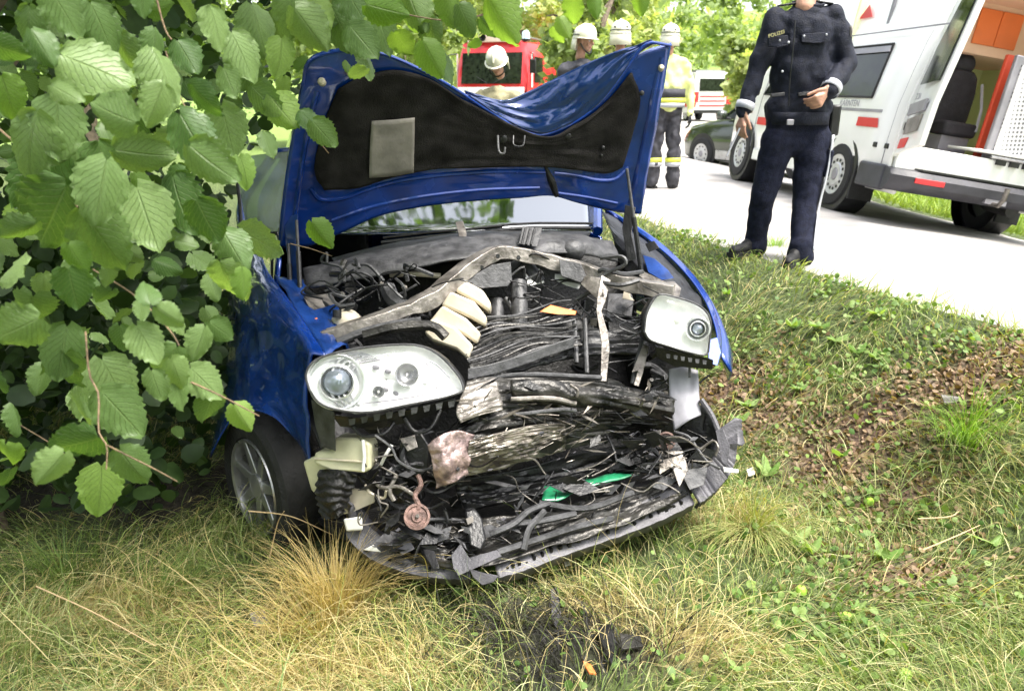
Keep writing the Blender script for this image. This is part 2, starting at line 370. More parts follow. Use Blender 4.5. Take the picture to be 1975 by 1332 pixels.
ys = np.unique(np.concatenate([np.linspace(-60, 0, 14), np.linspace(0, 10, 230), np.linspace(10, 20, 60), np.linspace(20, 60, 60), np.linspace(60, 420, 50)]))
X, Y = np.meshgrid(xs, ys); Z = terr(X, Y)
V = np.c_[X.ravel(), Y.ravel(), Z.ravel()]; nx = len(xs); i = (np.arange(len(ys) - 1)[:, None] * nx + np.arange(nx - 1)).ravel()
FQ = np.c_[i, i + 1, i + nx + 1, i + nx]
x, y = V[:, 0], V[:, 1]
cg = np.array([.055, .075, .022]) * np.ones((len(V), 1)); so = np.clip(zone(ZS, x, y) * 1.5, 0, 1)[:, None]; st = np.clip(zone(ZY, x, y), 0, 1)[:, None]; bu = np.clip(zone(ZB, x, y), 0, 1)[:, None]
farm = np.clip((y - 12) / 10, 0, 1)[:, None] + np.clip((x - xr(y)) / 1.0, 0, 1)[:, None]; farm = np.clip(farm, 0, 1)
cg = cg * (1 - farm) + np.array([.16, .24, .05]) * farm
cg = cg * (1 - so) + np.array([.11, .07, .045]) * so; cg = cg * (1 - st) + np.array([.22, .17, .07]) * st; cg = cg * (1 - bu) + np.array([.012, .011, .009]) * bu
shd = np.clip(zone(ZSHADE, x, y) * 1.4, 0, 1)[:, None]; cg = cg * (1 - shd) + np.array([.022, .018, .011]) * shd; GM = groundmat(); me = npmesh('ground', V, FQ, GM, cg, True); g = bpy.data.objects.new('ground', me); col.objects.link(g); tag(g, 'grassy verge and meadow ground around the road', kind='structure')
rows = []
ys2 = np.concatenate([np.linspace(-6, 20, 120), np.linspace(20.5, 62, 60)])
for yy in ys2:
    a, b = float(xe(yy)), float(xr(yy)); wob = .05 * noise.noise(Vector((yy * 1.7, 3, 0))) + .03 * noise.noise(Vector((yy * 6, 1, 0)))
    rows.append([Vector((xx, yy, float(terr(xx, yy)) + (.016 if 0 < k < 29 else -.01))) for k, xx in enumerate(np.linspace(a + wob, b - wob, 30))])
road_m = mat('pale_asphalt', (.37, .35, .33), .88, 0, (3, .22), (160, .6))
road = obj('road', B().grid(rows), road_m, smooth=True); tag(road, 'pale grey asphalt country road running past the wreck', kind='structure')
# ---------------------------------------------------------------- the wrecked blue car
CO = Vector((.05, 2.7, 0)); CU = Vector((.96, .28, 0)); CB = Vector((-.28, .96, 0))
def cp(a, b, z): return CO + CU * a + CB * b + Vector((0, 0, z))
car = empty('crashed_car', (-.1, 3.6, 0), 'wrecked blue hatchback with raised buckled bonnet and torn-off front end on the grass verge', 'car')
def part(name, b, m, parent=car, **k): return obj(name, b, M[m] if isinstance(m, str) else m, parent, **k)
def px(pts): return [P(*p) for p in pts]
def plate(name, pts, m, th=.012, parent=car, bev=.002, **k):
    """flat-ish piece cut to an outline and given real thickness away from the viewer side"""
    q = px(pts); n = (q[1] - q[0]).cross(q[2] - q[0]); c = sum(q, Vector()) / len(q); d = (c - CAM).normalized()
    return part(name, B().prism(q, d * th), m, parent, bevel=bev, **k)
def tub(name, pts, r, m, parent=car, sm=0, n=8, **k): return part(name, B().tube(px(pts), r, n, sm), m, parent, **k)

# body behind the bonnet: sills, doors, roof, glass (mostly hidden, still whole)
def sect(b, lean=0):
    zt = float(np.interp(b, [1.0, 1.15, 2.0, 2.6, 3.6, 4.1, 4.3], [.98, 1.0, 1.45, 1.56, 1.5, 1.05, .9]))
    w = float(np.interp(b, [1.0, 1.4, 3.6, 4.3], [.84, .88, .87, .78])); zs = min(.98, zt)
    wt = float(np.interp(zt, [.9, 1.55], [w - .02, .62]))
    q = [(-w + .05, .22), (-w, .45), (-w, .8), (-w + .03, zs - .03), (-wt - .02, max(zs, zt - .07)), (-wt + .12, zt)]
    return [cp(a, b, z + .02 * a) for a, z in q + [(-a, z) for a, z in reversed(q)]]
body = B().loft([sect(b) for b in (2.12, 2.3, 2.7, 3.2, 3.6, 3.9, 4.15, 4.3)], cap=False)
part('body_shell', body, 'blue', ang=50, solid=.02); [part('front_side_panel', B().grid([sect(b)[k:k + 4] for b in (1.35, 1.6, 1.9, 2.13)]), 'blue', solid=.02) for k in (0, 8)]; part('tail_panel', B().prism(sect(4.29), CB * .03), 'blue')
for s in (-1, 1):
    for b0, b1, z1 in ((2.05, 2.55, 1.46), (2.62, 3.3, 1.47), (3.38, 3.7, 1.4)):
        q = [cp(s * .885, b0, .99 - .02), cp(s * .885, b1, .99 - .02), cp(s * .70, b1 - .05, z1), cp(s * .70, b0 + (.22 if b0 < 2.1 else 0.02), z1 - .04)]
        part('side_window', B().prism(q, CU * s * .012), 'glassd')
    for b in (2.3, 3.05): part('door_handle', B().box(cp(s * .885, b, .82), (.02, .16, .03), Matrix.Rotation(math.atan2(.28, .96), 3, 'Z')), 'blue')
    q = [cp(s * .9, 1.15, .97), cp(s * .9, 2.0, .97), cp(s * .71, 2.0, 1.38)]
part('rear_window', B().prism([cp(-.6, 3.98, 1.18), cp(.6, 3.98, 1.18), cp(.52, 3.74, 1.42), cp(-.52, 3.74, 1.42)], CB * .02), 'glassd')
for s in (-1, 1): part('tail_lamp', B().box(cp(s * .7, 4.22, .85), (.2, .12, .3), Matrix.Rotation(math.atan2(.28, .96), 3, 'Z')), 'redm', bevel=.02)
# windscreen, pillars and roof edge
ws = patch([[(500, 449, 3.85), (700, 452, 3.8), (900, 447, 3.83), (1040, 444, 3.9), (1146, 444, 4.05)],
            [(500, 380, 4.2), (720, 372, 4.2), (900, 370, 4.25), (1040, 368, 4.32), (1140, 372, 4.42)],
            [(545, 300, 4.62), (740, 290, 4.62), (900, 286, 4.66), (1040, 288, 4.72), (1128, 296, 4.8)]], 20, 12)
part('windscreen', ws, 'tint', solid=.006)
part('dashboard', patch([[(520, 450, 3.98), (800, 446, 3.98), (1140, 442, 4.2)], [(540, 420, 4.4), (820, 412, 4.4), (1140, 408, 4.6)], [(560, 440, 4.7), (840, 432, 4.7), (1140, 425, 4.9)]], 12, 6), 'black', solid=.02)
for s, x0, z0 in ((-1, 560, 4.45), (1, 1000, 4.6)):
    c = P(x0 + 60, 372, z0 + .35)
    st = part('front_seat', B().box(c + Vector((0, .1, -.3)), (.5, .16, .62)), 'seatb', bevel=.05); part('headrest', B().box(c + Vector((0, .12, .1)), (.26, .1, .2)), 'seatb', st, bevel=.04)
for q in ([(470, 452, 3.82), (470, 385, 4.2), (530, 296, 4.65)], [(1152, 446, 4.05), (1150, 374, 4.42), (1134, 290, 4.82)]): tub('windscreen_pillar', q, .028, 'blue', sm=8)
tub('windscreen_top_rail', [(530, 296, 4.65), (740, 284, 4.66), (900, 280, 4.7), (1134, 290, 4.84)], .03, 'blue', sm=10)
plate('side_glass', [(455, 305, 3.72), (500, 298, 3.7), (556, 292, 3.68), (545, 380, 3.66), (536, 446, 3.64), (476, 448, 3.66), (466, 385, 3.7)], 'pale', .006, bev=0)
tub('side_glass_seal', [(452, 300, 3.74), (462, 385, 3.72), (473, 452, 3.68), (536, 450, 3.66)], .009, 'black', sm=12)
# cowl, wipers
part('cowl_panel', patch([[(585, 520, 3.5), (700, 492, 3.5), (860, 462, 3.55), (1000, 452, 3.6), (1100, 452, 3.7), (1180, 468, 3.8)],
                          [(590, 540, 3.44), (720, 508, 3.42), (880, 484, 3.42), (1000, 478, 3.5), (1110, 470, 3.62), (1190, 488, 3.75)],
                          [(600, 556, 3.4), (740, 528, 3.36), (900, 498, 3.36), (1010, 492, 3.46), (1110, 490, 3.6), (1190, 505, 3.74)]], 40, 10, (.01, 14, 5), 2), 'grey', solid=.01)
part('cowl_grille', patch([[(640, 498, 3.62), (760, 470, 3.62), (900, 450, 3.66), (1000, 446, 3.72), (1140, 447, 3.86)], [(650, 512, 3.52), (760, 488, 3.52), (900, 466, 3.56), (1000, 458, 3.62), (1130, 462, 3.74)]], 30, 6, (.006, 20, 3), 5), 'black', solid=.008)
for q in ([(735, 468, 3.7), (840, 456, 3.72), (965, 446, 3.75)], [(890, 452, 3.68), (1010, 440, 3.74), (1138, 440, 3.9)]):
    w = tub('wiper', q, .009, 'black', sm=10); tub('wiper_blade', [(p[0] + 4, p[1] - 9, p[2] + .03) for p in q], .006, 'rubber', w, sm=6)
plate('cowl_bracket', [(1008, 436, 3.5), (1046, 440, 3.5), (1036, 476, 3.42), (1000, 470, 3.42)], 'grey', .07)
for k in range(3): tub('bracket_rib', [(1014 + k * 9, 440, 3.49), (1006 + k * 9, 472, 3.41)], .005, 'black')
plate('cowl_tab', [(878, 428, 3.66), (893, 426, 3.66), (900, 450, 3.6), (896, 484, 3.5), (888, 484, 3.5), (884, 450, 3.6)], 'steel', .01)
# ---- raised bonnet
def hz(x, y):
    u = (x - 540) / 700; v = min(1.1, max(-.1, (472 - 70 * u - y) / 340)); return (3.55 + .42 * u) * (1 - v) + (3.08 + .37 * u) * v
def H(pts, off=0): return [P(a, b, hz(a, b) - off) for a, b in pts]
hb = [(536, 476), (600, 473), (660, 447), (725, 418), (790, 402), (860, 392), (930, 386), (1000, 381), (1060, 377), (1110, 390), (1160, 402), (1200, 410), (1236, 412)]
hm = [(556, 300), (610, 300), (670, 300), (735, 300), (800, 300), (865, 300), (930, 302), (1000, 305), (1050, 308), (1105, 300), (1160, 290), (1210, 270), (1264, 255)]
ht = [(583, 165), (604, 112), (680, 95), (745, 104), (818, 136), (878, 170), (945, 214), (1002, 246), (1046, 257), (1112, 232), (1168, 184), (1222, 112), (1292, 86)]
hood = part('bonnet_inner_frame', patch([H(hb), H([((a[0] + b[0]) / 2 - 2, (a[1] + b[1]) / 2) for a, b in zip(hb, hm)]), H(hm), H([((a[0] + b[0]) / 2, (a[1] + b[1]) / 2) for a, b in zip(hm, ht)]), H(ht)], 90, 50, (.006, 5, 4), 3), 'blue', solid=.012)
part('bonnet_outer_skin', patch([H(hb, -.05), H(hm, -.075), [P(a + (3 if a > 900 else -3), b - 3, hz(a, b) + .03) for a, b in ht]], 80, 30, (.012, 6, 4), 8), 'blue', hood, solid=.006)
v0 = [(905, 186), (960, 222), (1004, 247), (1046, 258), (1090, 243), (1130, 222), (1168, 186), (1205, 136), (1232, 104), (1262, 80)]
v1 = [(900, 182), (945, 200), (985, 214), (1035, 220), (1082, 205), (1125, 175), (1160, 148), (1198, 116), (1228, 96), (1258, 78)]
v2 = [(895, 176), (932, 186), (975, 194), (1020, 176), (1070, 152), (1115, 130), (1155, 112), (1192, 98), (1226, 88), (1256, 76)]
part('buckled_bonnet_skin', patch([H(v0, .015), [P(a, b, hz(a, b) + .015) for i, (a, b) in enumerate(v1)], [P(a, b, hz(a, b) + .075 - .06 * abs(i - 4) / 5) for i, (a, b) in enumerate(v2)]], 70, 24, (.012, 4, 3), 11), 'blue_tree_refl', hood, solid=.006)
tub('bonnet_lip', [(a, b, hz(a, b) - .012) for a, b in [(583, 165), (600, 114), (680, 96), (745, 106), (818, 138), (878, 172), (945, 216), (1002, 248), (1046, 260), (1112, 234), (1168, 187), (1222, 114), (1250, 84), (1294, 88)]], .007, 'blue', hood, sm=60)
pr = [[(625, 366), (690, 362), (750, 343), (830, 328), (920, 322), (1050, 321), (1110, 327), (1170, 334), (1200, 322)],
      [(607, 330), (680, 305), (760, 290), (840, 290), (930, 290), (1050, 290), (1120, 290), (1180, 285), (1218, 262)],
      [(622, 250), (690, 222), (765, 215), (840, 225), (930, 250), (1040, 274), (1120, 254), (1185, 205), (1234, 190)],
      [(652, 172), (700, 148), (765, 136), (830, 154), (900, 196), (1043, 262), (1115, 238), (1172, 196), (1218, 140)]]
pad = part('insulation_pad', patch([H(r, .022) for r in pr], 60, 30, (.010, 5, 4), 21), 'pad', hood, solid=.014)
part('pad_label', patch([H([(712, 343), (755, 340), (798, 333)], .034), H([(713, 290), (756, 285), (799, 280)], .04), H([(717, 234), (758, 231), (800, 227)], .036)], 14, 12, (.006, 2, 2), 4), 'label', pad, solid=.003)
for a, b, r in ((1095, 262, .016), (1163, 285, .01), (1160, 300, .008), (970, 268, .02), (1238, 180, .012)): part('pad_clip', B().ell(P(a, b, hz(a, b) - .03), (r, .006, r)), 'black', pad)
tub('latch_hook', [(960, 262, 3.3), (962, 292, 3.28), (972, 296, 3.28), (974, 284, 3.28)], .005, 'grey', hood, sm=10)
tub('latch_loop', [(990, 262, 3.33), (991, 280, 3.31), (1008, 281, 3.31), (1012, 262, 3.33)], .004, 'black', hood, sm=12)
for a, b, r in ((622, 160, .016), (1274, 133, .014)): part('rubber_buffer', B().lathe(P(a, b, hz(a, b) - .01), -FW, [(0, r), (.02, r), (.028, r * .6)], 12), 'beige', hood)
tub('pressed_slot', [(668, 141, hz(668, 141) - .012), (712, 130, hz(712, 130) - .012)], .011, 'steel', hood)
for q, r, m in (([(598, 362), (618, 384), (660, 382), (705, 366), (765, 349), (850, 337), (960, 330), (1052, 331)], .012, 'blue'), ([(1068, 333), (1110, 338), (1150, 347), (1186, 345), (1212, 322)], .012, 'blue'),
                ([(566, 440), (580, 330), (598, 230), (612, 175)], .012, 'blue'), ([(1216, 390), (1240, 280), (1262, 170), (1276, 110)], .014, 'blue'), ([(640, 425), (720, 398), (820, 378), (930, 366), (1040, 362)], .01, 'blue'), ([(1074, 372), (1130, 380), (1190, 392)], .009, 'blue')):
    tub('pressed_rib', [(a, b, hz(a, b) - .004) for a, b in q], r, m, hood, sm=40)
tub('crease_crack', [(1052, 322, hz(1052, 322) - .012), (1064, 350, hz(1064, 350) - .012), (1074, 378, hz(1074, 378) - .01)], [.006, .02, .012], 'black', hood, sm=8)
plate('hinge', [(548, 420, 3.5), (575, 412, 3.46), (570, 470, 3.46), (584, 555, 3.4), (566, 560, 3.42), (552, 480, 3.5)], 'blued', .015)
plate('hinge', [(1206, 395, 3.9), (1226, 400, 3.88), (1218, 450, 3.85), (1228, 500, 3.8), (1210, 505, 3.82), (1200, 440, 3.88)], 'black', .015)
for q in ([(572, 425, 3.44), (579, 560, 3.38)], [(556, 470, 3.46), (560, 558, 3.42)], [(1209, 325, 3.55), (1238, 532, 3.62)]):
    gs = tub('gas_strut', q, .007, 'grey'); a, b = P(*q[0]), P(*q[1]); part('strut_tube', B().tube([a.lerp(b, .45), b], .011), 'black', gs)
# ---- fenders and front wheel
part('fender', patch([[(628, 686, 2.72), (588, 622, 2.95), (552, 570, 3.2), (520, 528, 3.45), (498, 480, 3.75), (478, 450, 4.1)],
                      [(600, 690, 2.72), (562, 632, 2.95), (528, 582, 3.2), (500, 545, 3.45), (476, 505, 3.8), (460, 470, 4.2)],
                      [(592, 770, 2.74), (548, 722, 2.95), (506, 672, 3.18), (474, 620, 3.45), (452, 580, 3.85), (446, 540, 4.3)],
                      [(596, 840, 2.78), (556, 800, 2.9), (510, 770, 3.05), (462, 772, 3.25), (436, 760, 3.6), (430, 700, 4.3)],
                      [(600, 905, 2.8), (572, 850, 2.88), (520, 800, 3.0), (455, 800, 3.2), (408, 880, 3.45), (420, 860, 4.0)]], 46, 40, (.010, 4, 4), 31), 'blue', solid=.008, label='dark blue left fender with a long top edge')
part('inner_fender', patch([[(626, 690, 2.76), (590, 625, 2.99), (556, 570, 3.24), (530, 530, 3.45)], [(668, 668, 2.9), (640, 622, 3.1), (610, 585, 3.3), (585, 545, 3.45)], [(690, 720, 3.0), (670, 680, 3.2), (640, 640, 3.4), (615, 600, 3.55)]], 24, 14, (.02, 5, 4), 9), 'blued', solid=.006)
part('fender', patch([[(1164, 404, 4.3), (1240, 455, 4.05), (1302, 507, 3.85), (1350, 565, 3.6), (1378, 628, 3.38), (1386, 690, 3.22)],
                      [(1162, 398, 4.3), (1248, 450, 4.05), (1310, 502, 3.88), (1358, 560, 3.64), (1386, 625, 3.42), (1392, 690, 3.26)]]
                     , 40, 6), 'blue', solid=.008, label='blue right fender edge curving to the headlight')
fr = crom(px([(1162, 398, 4.3), (1248, 450, 4.05), (1310, 502, 3.88), (1358, 560, 3.64), (1386, 625, 3.42), (1392, 690, 3.26)]), 30)
dn = Vector((.07, .0, -.2))
part('fender_side', B().grid([fr, [p + dn * .3 + Vector((.02, 0, 0)) for p in fr], [p + dn * (1.6 - 1.2 * i / 29) + Vector((.03, .04, 0)) for i, p in enumerate(fr)], [p + Vector((.06, .08, -.55 + .42 * i / 29)) for i, p in enumerate(fr)]]), 'blue', solid=.008)
part('inner_fender', patch([[(1158, 404, 4.28), (1236, 458, 4.02), (1296, 512, 3.82), (1344, 570, 3.57), (1368, 620, 3.4)], [(1180, 450, 4.0), (1232, 500, 3.8), (1280, 545, 3.6), (1320, 585, 3.45), (1345, 630, 3.3)], [(1190, 500, 3.9), (1225, 550, 3.75), (1260, 590, 3.6), (1290, 620, 3.5), (1310, 650, 3.4)]], 30, 12, (.015, 6, 4), 13), 'black', solid=.006)
plate('fender_bracket', [(1240, 492, 3.75), (1262, 498, 3.7), (1288, 520, 3.6), (1300, 536, 3.5), (1276, 540, 3.5), (1250, 525, 3.62)], 'blued', .02); plate('inner_wing_strip', [(1236, 520, 3.6), (1262, 536, 3.55), (1290, 545, 3.45), (1284, 552, 3.45), (1250, 546, 3.52), (1232, 532, 3.58)], 'steel', .02); plate('washer_nozzle', [(1244, 470, 3.8), (1262, 464, 3.78), (1272, 478, 3.75), (1252, 486, 3.76)], 'black', .03)
plate('headlight_mount', [(1268, 545, 3.35), (1300, 542, 3.35), (1314, 556, 3.3), (1310, 572, 3.25), (1276, 566, 3.28)], 'steel', .015)
plate('fender_corner', [(1366, 655, 3.2), (1384, 650, 3.22), (1391, 680, 3.18), (1384, 705, 3.14), (1366, 700, 3.14)], 'blue', .05)
wc = Vector((-1.02, 3.0, .13)); wax = Vector((-.74, -.67, .04)).normalized()
whl = part('front_wheel', B().lathe(wc, wax, [(-.07, .2), (-.08, .27), (-.07, .305), (-.03, .315), (.05, .315), (.085, .305), (.1, .28), (.095, .215), (.07, .205)], 48, cap=False), 'rubber')
part('rim', B().lathe(wc, wax, [(.09, .21), (.1, .207), (.095, .195), (.04, .19), (-.05, .18)], 40, cap=False), 'alloy', whl)
wu = wax.orthogonal().normalized(); ww = wax.cross(wu)
for k in range(7):
    a = k * 2 * math.pi / 7; d = math.cos(a) * wu + math.sin(a) * ww; e = wax.cross(d)
    q = [wc + wax * h + d * r + e * w for h, r, w in ((.075, .03, -.028), (.075, .03, .028), (.085, .195, .016), (.085, .195, -.016))]
    part('spoke', B().hull([p - wax * .03 for p in q], q), 'alloy', whl, bevel=.004)
part('wheel_hub', B().lathe(wc, wax, [(.03, .06), (.085, .055), (.09, .03)], 20), 'alloy', whl)
part('brake_disc', B().lathe(wc, wax, [(-.02, .14), (0, .14)], 24), 'steel', whl)
wc2 = cp(.86, .75, .33)
for c2, nm in ((wc2, 'front_wheel'), (cp(-.84, 3.4, .3), 'rear_wheel'), (cp(.84, 3.4, .4), 'rear_wheel')):
    sgn = 1 if (c2 - CO).dot(CU) > 0 else -1
    w2 = part(nm, B().lathe(c2, CU * sgn, [(-.1, .2), (-.1, .305), (-.05, .315), (.06, .315), (.09, .3), (.095, .21)], 32), 'rubber'); part('rim', B().lathe(c2, CU * sgn, [(.04, .2), (.098, .205), (.08, .17), (.09, .05)], 24), 'alloy', w2)
part('wheel_arch_liner', B().lathe(wc + Vector((.05, .02, .05)), wax, [(-.25, .36), (.0, .37)], 30, cap=False), 'black', solid=.01)
# ---- dark engine bay shell
part('firewall', patch([[(560, 540, 3.6), (800, 500, 3.62), (1000, 470, 3.7), (1230, 500, 3.95)], [(560, 700, 3.6), (800, 690, 3.62), (1000, 680, 3.7), (1230, 690, 3.9)], [(540, 960, 3.5), (800, 950, 3.6), (1000, 930, 3.65), (1320, 900, 3.8)]], 20, 14, (.03, 5, 5), 41), 'dark', solid=.02)
part('floor_tray', patch([[(600, 960, 3.45), (850, 940, 3.5), (1100, 900, 3.6), (1330, 870, 3.7)], [(620, 1010, 3.1), (850, 1010, 3.1), (1100, 970, 3.25), (1350, 900, 3.4)], [(700, 1055, 2.88), (900, 1075, 2.82), (1120, 1010, 2.98), (1370, 900, 3.2)]], 30, 14, (.012, 8, 5), 43), 'dark', solid=.015)
for q in ([(640, 700, 3.0), (600, 640, 3.4), (600, 780, 3.4), (640, 880, 3.0)],): plate('bay_side', q, 'dark', .03)
# ---- bent radiator support
sup = [(598, 655, 2.95), (650, 640, 2.97), (715, 618, 3.0), (770, 600, 3.05), (828, 578, 3.12), (868, 545, 3.2), (905, 515, 3.27), (940, 495, 3.32), (972, 486, 3.34), (1030, 496, 3.36), (1075, 508, 3.37), (1120, 518, 3.36), (1168, 536, 3.33), (1215, 548, 3.3), (1265, 558, 3.27), (1300, 562, 3.25)]
c = crom(px(sup), 60)
rings = []
for i, p in enumerate(c):
    t = (c[min(i + 1, 59)] - c[max(i - 1, 0)]).normalized(); u = UP - t * UP.dot(t); u.normalize(); n_ = t.cross(u); h = .034 + .012 * math.sin(i * .7) * noise.noise(Vector((i * .3, 0, 0))); w = .03
    if i < 14: h *= .75
    rings.append([p + u * h - n_ * w, p + u * (h - .012) + n_ * w, p - u * h + n_ * w, p - u * (h - .006) - n_ * w * .6])
sm_ = part('radiator_support', B().loft(rings), 'steel', ang=30, bevel=.003)
for a, b in ((929, 516), (1000, 497), (960, 494)): part('mount_hole', B().lathe(P(a, b, 3.28), -FW, [(-.01, .009), (.012, .009)], 10), 'black', sm_)
plate('support_gusset', [(872, 560, 3.22), (905, 535, 3.25), (950, 510, 3.28), (985, 505, 3.3), (988, 540, 3.3), (980, 552, 3.3), (930, 556, 3.26), (895, 548, 3.22)], 'grey', .05, sm_)
plate('support_patch', [(1078, 500, 3.31), (1120, 508, 3.31), (1132, 535, 3.29), (1120, 545, 3.29), (1082, 532, 3.3)], 'grey', .02, sm_)
plate('support_leg', [(1160, 530, 3.24), (1178, 540, 3.24), (1168, 580, 3.2), (1160, 600, 3.18), (1172, 640, 3.14), (1176, 672, 3.12), (1170, 735, 3.1), (1158, 735, 3.1), (1160, 660, 3.12), (1150, 600, 3.17), (1152, 570, 3.2)], 'steel', .02, sm_)
plate('support_web', [(1128, 532, 3.28), (1160, 536, 3.24), (1166, 570, 3.2), (1150, 575, 3.2), (1120, 548, 3.27)], 'steel', .015, sm_)
# left inner strip and rails
for q, r, m in (([(650, 660, 2.9), (700, 640, 2.93), (760, 625, 2.98), (812, 618, 3.0)], .016, 'grey'), ([(700, 648, 2.88), (760, 632, 2.9), (830, 628, 2.95), (860, 650, 2.95)], .02, 'crumple'), ([(748, 556, 3.3), (760, 580, 3.25), (790, 600, 3.2)], .035, 'grey'), ([(735, 545, 3.32), (742, 565, 3.3)], .012, 'steel'),
                ([(752, 530, 3.42), (800, 528, 3.42), (850, 532, 3.42)], .012, 'beige'), ([(590, 560, 3.3), (640, 600, 3.2), (655, 640, 3.1)], .012, 'black')): tub('engine_bay_rail', q, r, m, sm=10)
part('coolant_tank', B().ell(P(668, 622, 3.12), (.062, .06, .055)), 'beige'); part('tank_cap', B().lathe(P(650, 612, 3.06), UP, [(0, .018), (.03, .018)], 14), 'black')
plate('strut_tower_plate', [(585, 572, 3.2), (640, 565, 3.3), (652, 590, 3.25), (625, 610, 3.15), (600, 600, 3.15)], 'steel', .02); plate('blue_bracket', [(598, 600, 3.12), (650, 585, 3.2), (660, 610, 3.12), (640, 640, 3.02), (615, 630, 3.05)], 'blued', .02)
plate('orange_tag', [(598, 617, 3.08), (612, 612, 3.08), (616, 624, 3.06), (604, 630, 3.06)], 'orange', .006)
# ribbed beige intake manifold
ribs = [[(883, 558), (898, 547), (929, 562), (944, 584), (941, 598), (918, 583), (878, 563)], [(852, 591), (870, 567), (913, 584), (936, 610), (934, 626), (908, 612), (866, 595)],
        [(832, 619), (855, 594), (898, 615), (925, 640), (919, 658), (890, 640), (845, 624)], [(822, 644), (834, 619), (878, 633), (911, 664), (903, 687), (880, 670), (836, 656)]]
man = part('intake_manifold', B().prism(px([(832, 652, 3.19), (880, 556, 3.2), (938, 570, 3.24), (908, 688, 3.19)]), FW * .15), mat('tan_plastic', (.26, .21, .15), .5), bevel=.01)
for k, q in enumerate(ribs): part('manifold_runner', B().prism([P((a - 884) * 1.06 + 884, (b - (577, 601, 626, 652)[k]) * 1.18 + (577, 601, 626, 652)[k], 3.06 + .03 * (3 - k)) for a, b in q], FW * .12 - UP * .012), 'beige', man, bevel=.01)
for q, r in (([(1000, 545, 3.35), (1002, 590, 3.3), (1000, 640, 3.25)], .035), ([(960, 580, 3.35), (958, 620, 3.3), (955, 650, 3.28)], .03), ([(985, 520, 3.42), (1010, 510, 3.42), (1030, 530, 3.4), (1040, 545, 3.4)], .03), ([(975, 575, 3.32), (990, 600, 3.3), (985, 625, 3.3)], .012)):
    tub('intake_hose', q, r, 'grey', sm=12, n=12)
part('brake_booster', B().ell(P(1103, 483, 3.62), (.065, .06, .055)), 'grey')
plate('engine_cover', [(1012, 520, 3.4), (1040, 518, 3.4), (1050, 545, 3.38), (1018, 552, 3.36)], 'white', .03); plate('white_reservoir', [(1070, 528, 3.38), (1092, 530, 3.38), (1122, 545, 3.36), (1116, 558, 3.34), (1092, 550, 3.34), (1070, 540, 3.36)], 'white', .04)
plate('orange_scrap', [(1040, 601, 3.18), (1062, 588, 3.2), (1080, 592, 3.2), (1112, 600, 3.2), (1110, 607, 3.18), (1075, 606, 3.17)], 'orange', .012, bev=.003)
plate('battery', [(1172, 566, 3.5), (1218, 566, 3.5), (1222, 580, 3.42), (1218, 612, 3.4), (1168, 612, 3.4)], 'grey', .2, bev=.006); plate('battery_front', [(1172, 612, 3.36), (1235, 620, 3.36), (1232, 690, 3.3), (1180, 690, 3.3)], 'dark', .15)
plate('terminal_cover', [(1205, 552, 3.4), (1214, 550, 3.4), (1216, 572, 3.38), (1224, 580, 3.38), (1200, 576, 3.38)], 'beige', .02)
# wavy radiator fins
for k in range(15):
    q = []
    for j in range(9):
        t = j / 8; q.append((908 + t * 215 - k * 1.5, 712 - k * 5.6 - 46 * t + (5 + k % 3 * 2) * math.sin(t * (6 + k % 4 * .5) + k * .3) - 12 * math.sin(t * 3.1) * (k / 14), 3.0 + .018 * k * .6 + .10 * t + .012 * math.sin(t * 9 + k)))
    tub('radiator_fin', q, .0045, ('crumple', 'black', 'crumple', 'dark', 'grey')[k % 5], sm=28, n=5)
part('radiator_core', patch([[(905, 722, 3.05), (1000, 695, 3.12), (1125, 665, 3.2)], [(900, 660, 3.14), (1000, 640, 3.2), (1125, 618, 3.28)]], 40, 14, (.012, 8, 9), 51), 'dark', solid=.03)
part('radiator_bar', B().loft([[p + UP * .022, p - UP * .02, p - UP * .02 + FW * .04, p + UP * .022 + FW * .04] for p in crom(px([(902, 722, 2.92), (950, 712, 2.95), (1010, 694, 3.0), (1060, 676, 3.05), (1108, 660, 3.1)]), 18)]), 'grey', bevel=.003)
part('fan_shroud', patch([[(905, 740, 3.0), (1000, 715, 3.05), (1110, 690, 3.15), (1250, 680, 3.3)], [(930, 700, 3.12), (1020, 680, 3.18), (1120, 640, 3.28), (1250, 640, 3.38)]], 40, 16, (.012, 6, 9, 1), 53), 'black', solid=.01)
for q in ([(1108, 620, 3.2), (1112, 700, 3.1)], [(1128, 615, 3.2), (1132, 720, 3.1)], [(920, 730, 2.96), (1020, 722, 3.0), (1160, 728, 3.08)], [(1240, 650, 3.2), (1228, 700, 3.15), (1220, 740, 3.12)]): tub('shroud_strut', q, .010, 'grey', sm=8)
plate('latch_bracket', [(1240, 665, 3.14), (1252, 668, 3.14), (1240, 720, 3.1), (1232, 745, 3.08), (1222, 742, 3.08), (1230, 715, 3.1), (1218, 718, 3.1)], 'steel', .015)
